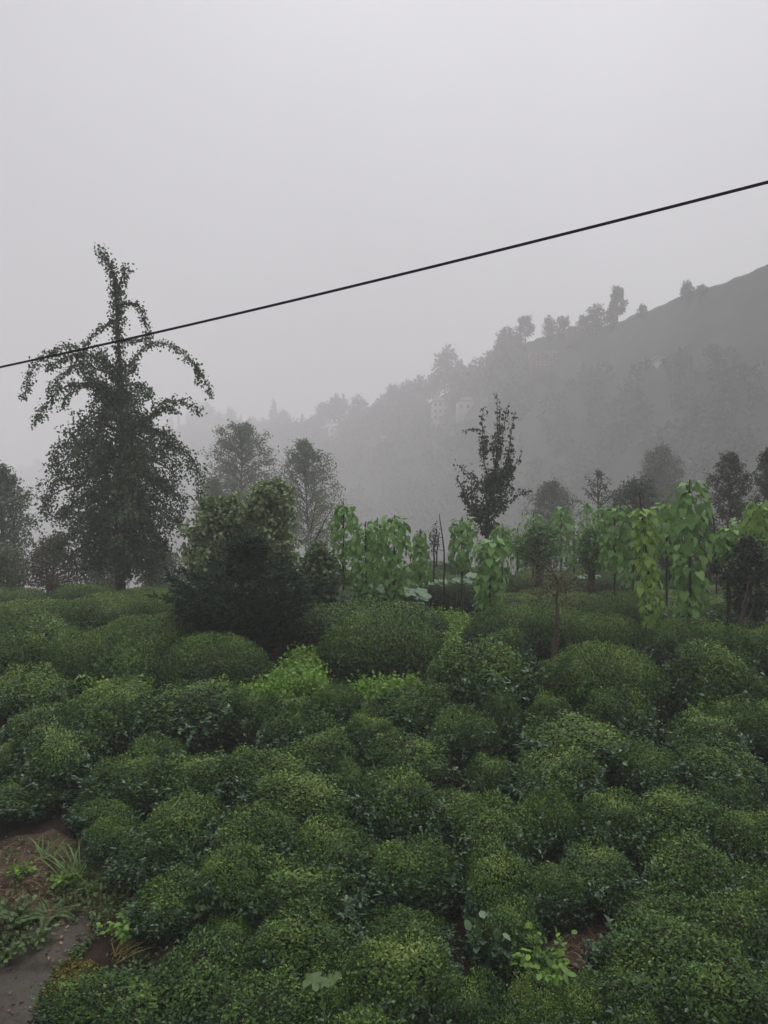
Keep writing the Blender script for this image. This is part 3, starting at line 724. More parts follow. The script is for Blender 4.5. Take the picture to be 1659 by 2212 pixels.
def make_tree(name, label, px, ytop, d, halfw, ycb, env, leafmat, leaf, nb, lpb, group=None, up=.25, droop=.15, spread=.16, seed=1, trunk_r=.12, base_y=None, tmpl=LEAF2, lean=0, sub=5, cat='tree', tipdown=.5, tonebias=.45, inner=.25, stems=1):
    """trunk with limbs and a crown of leaves; env is [(t, w)] from crown foot (t=0) to top (t=1)"""
    r = np.random.default_rng(seed)
    X0 = (px - CXP) / F * d
    zb = float(g(X0, d)) if base_y is None else P(px, base_y, d)[2]
    H = P(px, ytop, d)[2] - zb; hc = P(px, ycb, d)[2] - zb; hw = halfw / F * d
    root = empty(name, (X0, d, zb), label, cat, group)
    mb = MB(); pts = []
    tz = np.linspace(0, 1, 9)
    tr = np.stack([lean * tz + .03 * H * (noise2(tz * 3 + seed, tz * 0, seed) - .5), .03 * H * (noise2(tz * 3 + 7 + seed, tz * 0, seed) - .5), tz * H * .97], 1)
    mb.tube(tr, trunk_r * (1 - tz * .9) + .008, 7)
    for i in range(stems - 1):
        az = r.random() * 6.28; t2 = tr[:6].copy(); t2[:, 0] += np.cos(az) * hw * .35 * tz[:6]; t2[:, 1] += np.sin(az) * hw * .35 * tz[:6]; t2[0, :2] += .1
        mb.tube(t2, trunk_r * .6 * (1 - tz[:6] * .8), 6)
    te = [e[0] for e in env]; we = [e[1] for e in env]
    nb = int(nb * .75); lpb = int(lpb * 2.2); sub += 3; leaf *= 1.2; spread *= .62
    tone = []
    for i in range(nb):
        t = (i + .5) / nb; t = 1 - (1 - t) ** 1.15
        z1 = hc + (H - hc) * t
        wv = np.interp(t, te, we) * hw * r.uniform(.72, 1.06)
        az = i * 2.39996 + r.normal(0, .25)
        z0 = max(z1 - wv * up - .02 * H, hc * .6)
        c0 = np.array([np.interp(z0, tr[:, 2], tr[:, k]) for k in range(3)])
        e = c0 + np.array((np.cos(az) * wv, np.sin(az) * wv, z1 - z0)) + r.normal(size=3) * .04 * hw
        m1 = c0 + (e - c0) * .5 + np.array((0, 0, wv * droop))
        s = np.linspace(0, 1, 6)[:, None]
        line = (1 - s) ** 2 * c0 + 2 * s * (1 - s) * m1 + s * s * e
        mb.tube(line, np.linspace(trunk_r * .28, .006, 6), 4)
        lines = [line[1:]]
        for k in range(sub):
            f = r.uniform(inner, 1); bpt = c0 + (e - c0) * f + np.array((0, 0, wv * droop)) * 2 * f * (1 - f)
            dv = unit(r.normal(size=3) + np.array((np.cos(az) * .5, np.sin(az) * .5, .1))) * wv * r.uniform(.2, .42)
            lines.append(np.array([bpt, bpt + dv * .6 + np.array((0, 0, .05 * wv)), bpt + dv]))
        bt = tonebias + r.normal(0, .10)
        for ln in lines:
            q = twig_leaves(ln, max(3, int(lpb / (sub + 1))), spread, 0, r); pts.append(q); tone.append(np.full(len(q), bt))
    pts = np.vstack(pts); tone = np.concatenate(tone); n = len(pts)
    new_obj('trunk', mb.mesh('trunk', M['bark']), root)
    tip = unit(r.normal(size=(n, 3))) - np.array((0, 0, tipdown)); nn = r.normal(size=(n, 3)) * .55 + np.array((0, 0, .9))
    o = new_obj('crown', leaf_mesh('crown', leafmat, [leaf_arrays(tmpl, pts, tip, nn, leaf * r.uniform(.65, 1.25, n), np.clip(tone + r.normal(0, .08, n), 0, 1))]), root)
    o['kind'] = 'stuff'
    return root

# --- the big weeping pear at the left, limb by limb
PD = 23.0; PX0 = 262; sc_ = PD / F
pxb = np.array(((PX0 - CXP) * sc_, PD, 0)); zb = float(g(pxb[0], PD)) - .1
root = empty('pear_tree', (pxb[0], PD, zb), 'tall old pear tree with weeping ropes of leaves, towering at the left', 'tree')
pr = np.random.default_rng(42)
def LP(x, y, dy=0.): return P(x, y, PD + dy) - np.array((pxb[0], PD, zb))
mb = MB(); pos = []; tns = []
trunk = [(262, 1300), (258, 1220), (256, 1150), (261, 1060), (263, 980), (262, 900), (261, 820), (256, 740), (252, 670), (248, 610), (241, 580), (226, 552), (212, 536)]
tl = np.array([LP(x, y) for x, y in trunk]); mb.tube(tl, .14 * (1 - np.linspace(0, 1, len(tl))) ** 1.5 + .012, 8)
def rope(pts, n, spread=.11, r0=.025, dys=None, tone=.4):
    spread *= .8
    k = len(pts); d0, d1 = dys if dys is not None else (0, pr.normal(0, .8))
    l = np.array([LP(x, y, d0 + (d1 - d0) * i / (k - 1)) for i, (x, y) in enumerate(pts)])
    # resample smoothly
    s = np.linspace(0, k - 1, k * 4); l2 = np.stack([np.interp(s, np.arange(k), l[:, j]) for j in range(3)], 1)
    ker = np.array((.25, .5, .25))
    for _ in range(3): l2[1:-1] = .25 * l2[:-2] + .5 * l2[1:-1] + .25 * l2[2:]
    mb.tube(l2, np.linspace(r0, .005, len(l2)), 4)
    q = twig_leaves(l2, n, spread, 0, pr); pos.append(q); tns.append(np.full(n, tone))
    return l2
rope(trunk[6:], 1300, .115, .02, (0, 0))
rope([(258, 700), (255, 650), (258, 615)], 220, .15, .015, (0, .2))
rope([(248, 640), (262, 605), (272, 580), (281, 577)], 150, .10)
rope([(268, 610), (270, 590), (268, 573)], 60, .07)
R_ = [
 ([(255, 664), (270, 657), (284, 654), (304, 662), (314, 697), (322, 723), (327, 746)], 230, .08),
 ([(261, 802), (280, 788), (294, 769), (314, 749), (330, 740), (359, 741), (392, 759), (421, 785), (438, 815), (457, 857)], 420, .085),
 ([(424, 788), (428, 805), (425, 831)], 60, .06),
 ([(261, 738), (294, 735), (322, 730)], 100, .06),
 ([(252, 690), (228, 704), (212, 713), (193, 730), (180, 748)], 130, .07),
 ([(258, 830), (225, 790), (190, 762), (165, 750), (140, 747), (98, 769), (72, 789), (59, 831), (49, 860)], 560, .10),
 ([(190, 770), (165, 765), (131, 776), (101, 798)], 220, .09),
 ([(215, 800), (176, 782), (140, 802), (118, 828), (108, 844)], 260, .10),
 ([(258, 850), (225, 830), (196, 825), (154, 831), (121, 844), (105, 870), (82, 900), (74, 916)], 420, .10),
 ([(200, 830), (163, 834), (144, 854), (134, 883)], 170, .09),
 ([(262, 835), (284, 828), (310, 831), (325, 848)], 120, .07),
 ([(290, 940), (315, 910), (330, 892), (346, 870), (376, 864), (399, 868), (415, 878), (433, 893)], 330, .09),
 ([(330, 900), (345, 880), (365, 882), (382, 888)], 120, .09),
 ([(262, 850), (240, 800), (215, 765), (200, 752)], 260, .16), ([(258, 870), (215, 830), (185, 790)], 300, .17),
 ([(262, 830), (280, 800), (295, 785)], 160, .11),
 ([(262, 900), (300, 860), (316, 842), (324, 860)], 160, .12),
 ([(258, 880), (215, 850), (180, 800), (165, 765)], 330, .15), ([(255, 860), (220, 840), (200, 870), (192, 905)], 200, .13), ([(262, 850), (285, 870), (300, 900), (312, 930)], 330, .15),
 ([(258, 870), (235, 880), (215, 905), (205, 930)], 330, .16), ([(262, 880), (280, 850), (300, 840)], 160, .12), ([(256, 800), (236, 790), (222, 770)], 120, .1), ([(262, 940), (262, 880), (261, 820)], 420, .22), ([(240, 900), (225, 860), (210, 820)], 300, .16),
 ([(345, 960), (385, 965), (410, 985), (428, 1010), (436, 1060), (432, 1085)], 420, .13),
 ([(330, 930), (360, 935), (375, 955), (378, 985)], 240, .13),
 ([(170, 960), (140, 955), (120, 975), (112, 1010)], 240, .12),
 ([(150, 1030), (120, 1040), (103, 1075), (100, 1110)], 260, .12),
 ([(175, 1130), (150, 1165), (118, 1180), (108, 1200)], 200, .12),
 ([(200, 1100), (195, 1150), (185, 1200), (178, 1250)], 300, .13),
 ([(300, 1100), (330, 1150), (345, 1190), (350, 1215)], 250, .13),
]
for p_, n_, s_ in R_: rope(p_, int(n_ * 1.5), s_, tone=pr.normal(.4, .1))
# dense skirts of boughs further down
ey = [780, 830, 870, 905, 950, 1000, 1050, 1100, 1150, 1190, 1220]
el_ = [40, 75, 90, 100, 138, 155, 165, 160, 158, 120, 60]; er_ = [20, 60, 70, 82, 110, 130, 145, 155, 140, 110, 60]
for i in range(135):
    y1 = 900 + (1225 - 900) * ((i + .5) / 135) ** .85
    az = i * 2.39996 + pr.normal(0, .2); ca, sa = math.cos(az), math.sin(az)
    wv = np.interp(y1, ey, el_ if ca < 0 else er_) * pr.uniform(.42, 1.0)
    x1 = PX0 + ca * wv; dy1 = sa * wv * sc_
    y0 = y1 - 10 - pr.uniform(0, 20); xm = PX0 + ca * wv * .55
    l = np.array([LP(PX0, y0 + 15), LP(xm, y0 - wv * .14, dy1 * .55), LP(x1, y1, dy1), LP(x1 + ca * 7, y1 + wv * .10 + pr.uniform(5, 22), dy1 * 1.06)])
    s = np.linspace(0, 3, 12); l2 = np.stack([np.interp(s, np.arange(4), l[:, j]) for j in range(3)], 1)
    for _ in range(2): l2[1:-1] = .25 * l2[:-2] + .5 * l2[1:-1] + .25 * l2[2:]
    mb.tube(l2, np.linspace(.035, .005, 12), 4)
    tn = pr.normal(.38, .12)
    q = twig_leaves(l2[2:], 62, .12, 0, pr); pos.append(q); tns.append(np.full(len(q), tn))
    for k in range(5):
        b0 = l2[pr.integers(3, 11)]; dv = unit(pr.normal(size=3) + np.array((ca * .5, sa * .5, -.25))) * wv * sc_ * pr.uniform(.15, .4)
        tw = np.array([b0, b0 + dv * .6, b0 + dv - np.array((0, 0, .12))]); q = twig_leaves(tw, 34, .10, 0, pr); pos.append(q); tns.append(np.full(len(q), tn))
pos = np.vstack(pos); tns = np.concatenate(tns); n = len(pos)
new_obj('trunk', mb.mesh('trunk', M['bark']), root)
tip = unit(pr.normal(size=(n, 3))) - np.array((0, 0, .7)); nn = pr.normal(size=(n, 3)) * .7 + np.array((0, 0, .6))
o = new_obj('crown', leaf_mesh('crown', M['pear'], [leaf_arrays(OVAL, pos, tip, nn, pr.uniform(.055, .108, n), np.clip(tns + pr.normal(0, .1, n), 0, 1))]), root); o['kind'] = 'stuff'

# --- the slim pear with upright shoots, right of the middle
SD = 24.0; SX0 = 1050; ss = SD / F
zb2 = float(g((SX0 - CXP) * ss, SD)) - .1
root = empty('pear_tree', ((SX0 - CXP) * ss, SD, zb2), 'slim dark pear tree with bare upright shoots at its top, behind the bean poles', 'tree')
def LQ(x, y, dy=0.): return np.array(((x - SX0) * ss, dy, CZ + (CYP - y) * ss - zb2))
mb = MB(); pos = []
def shoot(pts, n, spread=.05, r0=.02):
    k = len(pts); d1 = pr.normal(0, .35)
    l = np.array([LQ(x, y, d1 * i / (k - 1)) for i, (x, y) in enumerate(pts)]); mb.tube(l, np.linspace(r0, .006, k), 4)
    if n: pos.append(twig_leaves(l, n, spread, 0, pr))
shoot([(1050, 1260), (1052, 1200), (1055, 1130), (1060, 1080), (1066, 1030)], 0, 0, .09)
shoot([(1060, 1080), (1070, 1000), (1070, 940), (1068, 900), (1065, 858)], 150, .055)
shoot([(1068, 1010), (1076, 960), (1077, 910), (1079, 880)], 80, .05)
shoot([(1066, 1030), (1080, 980), (1088, 920), (1092, 890), (1097, 874)], 100, .05)
shoot([(1075, 1040), (1098, 1000), (1103, 950), (1110, 910), (1116, 888)], 150, .055)
shoot([(1060, 1050), (1044, 1000), (1040, 950), (1037, 910), (1039, 886)], 150, .06)
shoot([(1040, 930), (1028, 927), (1012, 928), (997, 935)], 34, .03)
shoot([(1075, 1045), (1108, 1010), (1122, 990), (1127, 975)], 50, .05)
shoot([(1060, 1060), (1030, 1040), (1008, 1020), (995, 1005)], 130, .1)
shoot([(1010, 1090), (1000, 1060), (990, 1040), (987, 1030)], 60, .06)
shoot([(1015, 1100), (1006, 1070), (1003, 1040)], 70, .07)
shoot([(1020, 1090), (1020, 1050), (1020, 1018)], 40, .06)
shoot([(1060, 1080), (1095, 1085), (1113, 1078), (1124, 1062), (1150, 1060)], 90, .06)
for (cx_, cy_, rx_, ry_, n_) in [(1075, 1030, 34, 24, 520), (1075, 1060, 38, 24, 420), (1050, 1050, 28, 16, 200), (1050, 1100, 34, 30, 620), (1030, 1110, 24, 24, 300), (1075, 1090, 25, 20, 240), (1055, 1140, 26, 22, 420), (1100, 1015, 16, 26, 200), (1045, 960, 12, 34, 170), (1072, 965, 16, 34, 190), (1100, 980, 12, 30, 110), (1015, 1070, 20, 24, 130)]:
    v = rand_dirs(n_) * (rng.random(n_) ** .45)[:, None]
    pos.append(np.array([LQ(cx_, cy_)]) + v * np.array((rx_ * ss, rx_ * ss, ry_ * ss)))
pos = np.vstack(pos); n = len(pos)
new_obj('trunk', mb.mesh('trunk', M['bark']), root)
tip = unit(pr.normal(size=(n, 3))) - np.array((0, 0, .8)); nn = pr.normal(size=(n, 3)) * .8 + np.array((0, 0, .5))
o = new_obj('crown', leaf_mesh('crown', M['pear2'], [leaf_arrays(OVAL, pos, tip, nn, pr.uniform(.06, .115, n), np.clip(pr.normal(.45, .15, n), 0, 1))]), root); o['kind'] = 'stuff'

ROUND = [(0, .45), (.2, .9), (.45, 1), (.7, .8), (.9, .45), (1, .08)]
CONE = [(0, .8), (.15, 1), (.4, .85), (.7, .5), (.9, .22), (1, .03)]
make_tree('broadleaf_tree', 'tall pale green tree fading in the fog right of the old pear', 522, 914, 64, 84, 1150, [(0, .8), (.2, 1.05), (.45, 1.1), (.65, 1.0), (.8, .85), (.92, .6), (1, .2)], M['mid'], .20, 90, 90, seed=3, spread=.30, trunk_r=.25)
make_tree('alder_tree', 'rounded hazy tree on a slender trunk left of the bean poles', 662, 950, 56, 86, 1165, [(0, .8), (.2, 1.1), (.45, 1.12), (.68, .85), (.85, .5), (1, .05)], M['mid'], .17, 80, 90, seed=4, spread=.24, trunk_r=.16, stems=2)
make_tree('broadleaf_tree', 'dim tree cut off by the left edge of the picture', 0, 1008, 34, 70, 1240, ROUND, M['mid'], .14, 70, 80, seed=5, spread=.22, trunk_r=.16, tonebias=.3)
make_tree('broadleaf_tree', 'pale low tree in the fog between the old pear and the tall pale tree', 455, 1030, 56, 45, 1190, ROUND, M['mid'], .16, 45, 70, seed=6, spread=.22, tonebias=.6)
make_tree('hazel_bush', 'brownish misty bush left of the old pear trunk', 115, 1165, 28, 70, 1270, ROUND, M['dry'], .10, 50, 70, seed=7, spread=.2, tonebias=.35, cat='bush', stems=3)
make_tree('hazel_bush', 'misty bush at the foot of the tree on the left edge', 20, 1190, 29, 60, 1270, ROUND, M['mid'], .10, 40, 70, seed=8, spread=.2, tonebias=.35, cat='bush', stems=3)
make_tree('hazel_bush', 'misty green bush right of the old pear trunk', 345, 1190, 30, 60, 1290, ROUND, M['mid'], .11, 45, 70, seed=9, spread=.2, tonebias=.3, cat='bush', stems=3)
make_tree('hazel_bush', 'dim bush just behind the old pear trunk', 225, 1195, 34, 65, 1290, ROUND, M['mid'], .12, 45, 70, seed=19, spread=.22, tonebias=.2, cat='bush', stems=3)
make_tree('broadleaf_tree', 'large hazy round tree behind the bean poles at the right', 1432, 962, 72, 56, 1110, ROUND, M['dark'], .24, 80, 90, seed=10, spread=.28, tonebias=.6, trunk_r=.2)
make_tree('apple_tree', 'dark small tree behind the tallest bean pole', 1578, 978, 28, 54, 1120, [(0, .5), (.25, 1), (.42, .65), (.62, .95), (.82, .5), (1, .15)], M['dark'], .10, 40, 70, seed=11, up=.55, sub=4, spread=.12, trunk_r=.09)
make_tree('apple_tree', 'dark tree at the right edge behind the bean poles', 1662, 970, 27, 48, 1130, [(0, .5), (.25, 1), (.42, .65), (.62, .95), (.82, .5), (1, .15)], M['dark'], .10, 40, 70, seed=12, up=.55, sub=4, spread=.12, trunk_r=.09)
make_tree('plum_tree', 'sparse tree with bare spreading limbs in the fog', 1292, 1016, 34, 56, 1085, [(0, .9), (.4, .9), (.7, 1), (.85, .4), (1, .12)], M['dark'], .10, 16, 34, seed=13, up=.75, droop=.0, spread=.10, trunk_r=.09, sub=3)
make_tree('alder_tree', 'low hazy tree right of the slim pear', 1195, 1042, 53, 62, 1150, ROUND, M['dark'], .15, 55, 70, seed=14, spread=.22, tonebias=.7, trunk_r=.12)
make_tree('hazel_bush', 'hazy bush behind the right bean poles, below the large round tree', 1375, 1040, 36, 60, 1130, ROUND, M['dark'], .15, 45, 70, seed=15, spread=.22, tonebias=.7, cat='bush', stems=3)
make_tree('pale_leaved_shrub', 'tall pale-leaved shrub rising behind the right side of the dark yew', 585, 1046, 17, 70, 1250, [(0, .9), (.3, 1), (.5, .7), (.72, .95), (.9, .7), (1, .25)], M['pale'], .080, 75, 70, up=.12, droop=.25, seed=16, spread=.10, trunk_r=.05, tmpl=OVAL, cat='shrub', tipdown=.1, stems=3, tonebias=.72)
make_tree('pale_leaved_shrub', 'spreading pale-leaved shrub behind the left side of the dark yew', 485, 1084, 17.6, 104, 1260, [(0, .9), (.35, 1), (.6, .85), (.8, .65), (.93, .5), (1, .2)], M['pale'], .080, 90, 75, up=.12, droop=.25, seed=36, spread=.11, trunk_r=.05, tmpl=OVAL, cat='shrub', tipdown=.1, stems=3, tonebias=.58)
make_tree('pale_leaved_shrub', 'small pale shrub between the yew and the squash leaves', 690, 1185, 15.5, 60, 1290, ROUND, M['pale'], .09, 34, 50, seed=17, spread=.09, trunk_r=.04, tmpl=OVAL, cat='shrub', tipdown=.15, stems=3, tonebias=.3)
make_tree('dark_shrub', 'dark brownish shrub under the bean leaves at the right edge', 1618, 1165, 13.6, 62, 1330, [(0, .4), (.3, .8), (.6, 1), (.85, .7), (1, .2)], M['dark'], .06, 46, 90, seed=18, spread=.08, trunk_r=.035, cat='shrub', tonebias=.35)
make_tree('dark_shrub', 'dark bush under the drooping bean leaves left of the right edge', 1572, 1150, 15, 38, 1245, ROUND, M['dark'], .07, 34, 70, seed=28, spread=.08, trunk_r=.03, cat='shrub', tonebias=.25)

# --- dark yew: sprays of needles fanning up and out from the trunk
YD = 13.2; YX0 = 535
bp_ = np.array(((YX0 - CXP) / F * YD, YD, 0)); bp_[2] = float(g(bp_[0], YD))
root = empty('yew_tree', bp_, 'very dark feathery yew spreading in front of the pale-leaved shrub', 'tree')
yr_ = np.random.default_rng(5); ys = YD / F
def zoff(y): return CZ + (CYP - y) * ys - bp_[2]
mb = MB(); mb.tube([(0, 0, 0), (.02, 0, .5), (0, .03, 1.0), (-.05, 0, zoff(1180))], (.11, .09, .06, .01), 7)
pos = []; tips = []; tns = []
yy = [1165, 1215, 1230, 1246, 1290, 1330, 1370, 1400]; yl = [15, 28, 120, 186, 176, 116, 72, 46]; yrr = [11, 22, 98, 150, 146, 98, 60, 40]
for i in range(290):
    y1 = 1165 + 240 * ((i + .5) / 290) ** .8; az = i * 2.39996; ca, sa = math.cos(az), math.sin(az)
    wv = np.interp(y1, yy, yl if ca < 0 else yrr) * ys * yr_.uniform(.72, 1.06)
    z1 = zoff(y1) + yr_.normal(0, .05); z0 = max(z1 - wv * .75 - .1, .12)
    s = np.linspace(0, 1, 8)[:, None]; e = np.array((ca * wv, sa * wv, z1)); c0 = np.array((0, 0, z0))
    l = c0 + (e - c0) * s + np.array((0, 0, 1.)) * wv * .16 * s * (1 - s) * 2
    mb.tube(l, np.linspace(.016, .003, 8), 3)
    nsp = 16
    for k in range(nsp):
        f = yr_.uniform(.3, 1); b0 = c0 + (e - c0) * f + np.array((0, 0, wv * .32 * f * (1 - f)))
        dv = unit(np.array((ca, sa, .25)) + yr_.normal(size=3) * np.array((.55, .55, .35))) * yr_.uniform(.10, .28)
        m_ = 17; ff = yr_.random(m_); pos.append(b0 + dv * ff[:, None]); tips.append(dv / np.linalg.norm(dv) * .8 + unit(yr_.normal(size=(m_, 3))) * .7); tns.append(np.full(m_, yr_.normal(.45, .12)))
pos = np.vstack(pos); tips = np.vstack(tips); n = len(pos); pos[:, 2] = np.maximum(pos[:, 2], .05)
new_obj('trunk', mb.mesh('trunk', M['bark']), root)
o = new_obj('crown', leaf_mesh('crown', M['yew'], [leaf_arrays((NEEDLE[0] * np.array((2.6, 1, 1)), NEEDLE[1]), pos, tips, yr_.normal(size=(n, 3)) + np.array((0, 0, .6)), yr_.uniform(.06, .11, n), np.concatenate(tns))]), root); o['kind'] = 'stuff'

# ------------------------------------------------------------------ bean poles
def bean(px, ytop, ybase, d, env, nleaf, leaf, key, label, lean=(0, 0), tall=.03, seed=0, group='bean plants climbing poles'):
    """env: [(t from top 0..1, halfwidth px)]"""
    r = np.random.default_rng(seed + 300)
    X0 = (px - CXP) / F * d; zb = float(g(X0, d)); zt = P(px, ytop, d)[2]; zl = max(P(px, ybase, d)[2], zb + .05)
    H = zt - zb
    root = empty('bean_plant', (X0, d, zb), label, 'bean plant', group)
    s = np.linspace(0, 1, 7); ax = np.stack([lean[0] * s ** 1.5, lean[1] * s, s * (H + tall)], 1)
    mb = MB(); mb.tube(ax, np.linspace(.022, .012, 7), 6); new_obj('pole', mb.mesh('pole', M['stick']), root)
    mb = MB()
    for k in range(3):
        q = np.linspace(0, 1, 40); a_ = q * H * 5 + k * 2.1
        c = np.stack([np.interp(q * H, ax[:, 2], ax[:, j]) for j in range(3)], 1)
        mb.tube(c + np.stack([np.cos(a_) * .035, np.sin(a_) * .035, 0 * q], 1), .005, 4)
    new_obj('vine', mb.mesh('vine', M['vine']), root)
    te = [e[0] for e in env]; we = [e[1] / F * d for e in env]
    mesh = heart_mesh(M[key], key); zlo = zl - zb
    mb = MB(); spots = []
    nleaf = min(int(nleaf * 1.6), 298); leaf *= 1.06
    for i in range(nleaf):
        t = ((i + r.random()) / nleaf); az = i * 2.39996 + r.normal(0, .4)
        z = H - t * (H - zlo); w_ = np.interp(t, te, we) * r.uniform(.5, 1.0) * (.72 + .62 * float(noise2(np.array([az % 6.283 * 1.1]), np.array([z * 2.6]), seed + 60)[0]))
        c = np.array([np.interp(z, ax[:, 2], ax[:, j]) for j in range(2)])
        o_ = np.array((math.cos(az), math.sin(az), 0)); p_ = np.array((c[0], c[1], z)) + o_ * w_ * .8
        cap = max(0, 1 - t * 7)
        nrm = o_ * (1 - .6 * cap) + np.array((0, 0, .45 + 1.2 * cap)) + r.normal(size=3) * .42
        tp = np.array((0, 0, -1 + .8 * cap)) + o_ * (.35 + cap * .8) + r.normal(size=3) * .3
        leaf_object(root, mesh, p_, tp, nrm, leaf * r.uniform(.5, 1.3))
        if i % 3 == 0: mb.tube([(c[0], c[1], z + .02), p_], .003, 3)
    new_obj('stem', mb.mesh('stem', M['vine']), root)
    return root
bean(1490, 1040, 1325, 13.6, [(0, 28), (.08, 52), (.25, 60), (.45, 48), (.7, 44), (1, 40)], 270, .145, 'bean', 'tallest bean plant, a thick column of big heart-shaped leaves at the right', seed=1)
bean(1412, 1098, 1370, 13.0, [(0, 24), (.1, 36), (.3, 27), (.6, 29), (1, 32)], 180, .115, 'beanyoung', 'thin yellow-green bean plant left of the tallest one', lean=(-.24, 0), tall=.25, seed=2)
bean(1328, 1092, 1225, 15.5, [(0, 38), (.15, 54), (.5, 50), (1, 36)], 190, .125, 'bean', 'bushy bean plant with a flat top, left of the yellow-green one', seed=3)
bean(1440, 1085, 1200, 16.0, [(0, 30), (.3, 40), (1, 30)], 110, .12, 'bean', 'bean plant half hidden between the two at the right', seed=4)
bean(1572, 1138, 1210, 14.2, [(0, 20), (.3, 40), (.7, 42), (1, 25)], 90, .11, 'bean', 'drooping bean plant on the dark bush right of the tallest one', seed=5)
bean(1640, 1085, 1215, 14.5, [(0, 26), (.2, 44), (.6, 42), (1, 38)], 160, .12, 'beanyoung', 'bean plant at the right edge of the picture', seed=6)
bean(742, 1090, 1262, 16.2, [(0, 24), (.2, 44), (.6, 50), (1, 40)], 195, .12, 'bean', 'tall bean plant at the left end of the middle group', seed=7)
bean(790, 1130, 1300, 15.6, [(0, 24), (.2, 42), (.6, 46), (1, 40)], 195, .11, 'bean', 'lower bean plant second in the middle group', seed=8)
bean(852, 1116, 1300, 15.2, [(0, 24), (.15, 44), (.45, 46), (.75, 34), (1, 20)], 195, .12, 'bean', 'bean plant with bare yellow stems below, third in the middle group', seed=9)
bean(908, 1146, 1262, 17.0, [(0, 14), (.3, 26), (1, 30)], 120, .11, 'bean', 'slim bean plant at the right end of the middle group', seed=10)
bean(815, 1122, 1275, 16.8, [(0, 24), (.3, 40), (1, 40)], 150, .115, 'bean', 'bean plant at the back of the middle group', seed=11)
bean(998, 1120, 1225, 17.5, [(0, 26), (.25, 40), (.6, 34), (1, 24)], 140, .12, 'bean', 'bean plant leaning right in front of the slim pear', seed=12)
bean(1057, 1165, 1315, 14.6, [(0, 30), (.15, 50), (.4, 46), (.7, 36), (1, 40)], 190, .125, 'bean', 'leafy bean plant standing alone below the slim pear', lean=(.02, 0), seed=13)
bean(1085, 1135, 1200, 19.0, [(0, 18), (.4, 26), (1, 24)], 70, .12, 'bean', 'small bean plant behind the leafy lone one', seed=14)
for i, (x, yt, wd_, nl) in enumerate([(1152, 1108, 34, 80), (1212, 1094, 40, 110), (1268, 1088, 30, 90), (1118, 1142, 24, 60), (1240, 1140, 34, 80)]):
    bean(x, yt, yt + 115, 22.5 + (i % 3) * .6, [(0, wd_ * .35), (.25, wd_), (.6, wd_ * .8), (1, wd_ * 1.1)], nl, .13, 'bean', ['first', 'tallest', 'last', 'low', 'front'][i] + ' bean plant in the hazy row right of the slim pear', seed=20 + i)
make_tree('hazel_bush', 'rounded green bush in the haze behind the dry sapling', 1165, 1135, 21, 60, 1215, ROUND, M['beanfar'], .09, 34, 60, seed=31, spread=.14, cat='bush', stems=3)
make_tree('hazel_bush', 'low green bush in the haze left of the bushy bean plant', 1280, 1150, 20, 44, 1220, ROUND, M['beanfar'], .09, 34, 60, seed=32, spread=.14, cat='bush', stems=3, tonebias=.3)
for i, (x, yt) in enumerate([(1368, 1140), (1603, 1118)]):
    bean(x, yt, yt + 125, 19.5 + i * .4, [(0, 24), (.2, 40), (1, 36)], 110, .125, 'bean', ['first', 'last'][i] + ' bean plant of the shaded row behind the tall right ones', seed=40 + i)
for i, (x, yt, hw, lb) in enumerate([(1375, 1128, 52, 'shaded bush behind the bushy flat-topped bean plant'), (1530, 1122, 60, 'shaded bush filling the gap right of the tallest bean plant'), (1450, 1140, 44, 'shaded bush behind the young bean plant'), (1640, 1130, 54, 'shaded bush behind the bean plant at the right edge')]):
    make_tree('hazel_bush', lb, x, yt, 22.5 + i * .5, hw, 1225, ROUND, M['dark'], .09, 40, 60, seed=60 + i, spread=.16, cat='bush', stems=3, tonebias=.55)
# squash plants at the feet of the beans
SQ = (np.array([(0, 0, 0)] + [(math.sin(a_) * (.5 + .09 * math.cos(a_ * 5)), .42 - math.cos(a_) * (.52 + .08 * math.cos(a_ * 5)), .05 * math.cos(a_ * 10)) for a_ in np.linspace(.35, 2 * math.pi - .35, 15)] + [(0, .42, -.04)]), None)
SQT = np.array([(16, i, i + 1) for i in range(1, 15)] + [(16, 0, 1), (16, 15, 0)])
sqm = tri_mesh('leaf', SQ[0], SQT[:, ::-1], M['squash'], None, True)
def squash(px, y, h, n, wpx, leaf, label, line=None, seed=0):
    r = np.random.default_rng(seed + 77); b0 = hit(px, y, h); d = b0[1]; zb = float(g(b0[0], d))
    root = empty('squash_plant', (b0[0], d, zb), label, 'squash plant', 'squash plants among the beans')
    mb = MB()
    for i in range(n):
        if line is None: p_ = np.array((r.uniform(-1, 1) * wpx / F * d, r.uniform(-.7, .7), h * r.uniform(.75, 1.1)))
        else:
            f = (i + .5) / n * (len(line) - 1); k = min(int(f), len(line) - 2); q = np.array(line[k]) * (1 - (f - k)) + np.array(line[k + 1]) * (f - k)
            p_ = P(q[0], q[1], d) - np.array((b0[0], d, zb)) + r.normal(size=3) * np.array((.05, .12, .02))
        az = r.random() * 6.28; tp = np.array((math.cos(az), math.sin(az), -.1)); nn = np.array((0, -.15, 1.)) + r.normal(size=3) * .18
        leaf_object(root, sqm, p_, tp, nn, leaf * r.uniform(.75, 1.2)); mb.tube([(p_[0] * .8, p_[1] * .8, 0), p_ * np.array((.93, .93, .6)), p_], .006, 4)
    new_obj('stem', mb.mesh('stem', M['vine']), root)
squash(800, 1272, .80, 60, 95, .30, 'squash plant with wide grey-green leaves under the middle bean plants', seed=1)
squash(870, 1284, .75, 26, 40, .28, 'squash plant at the right foot of the middle bean plants', seed=2)
squash(965, 1255, .85, 16, 50, .30, 'long squash vine reaching left from the leafy lone bean plant', [(908, 1266), (945, 1257), (985, 1250), (1020, 1243)], seed=3)
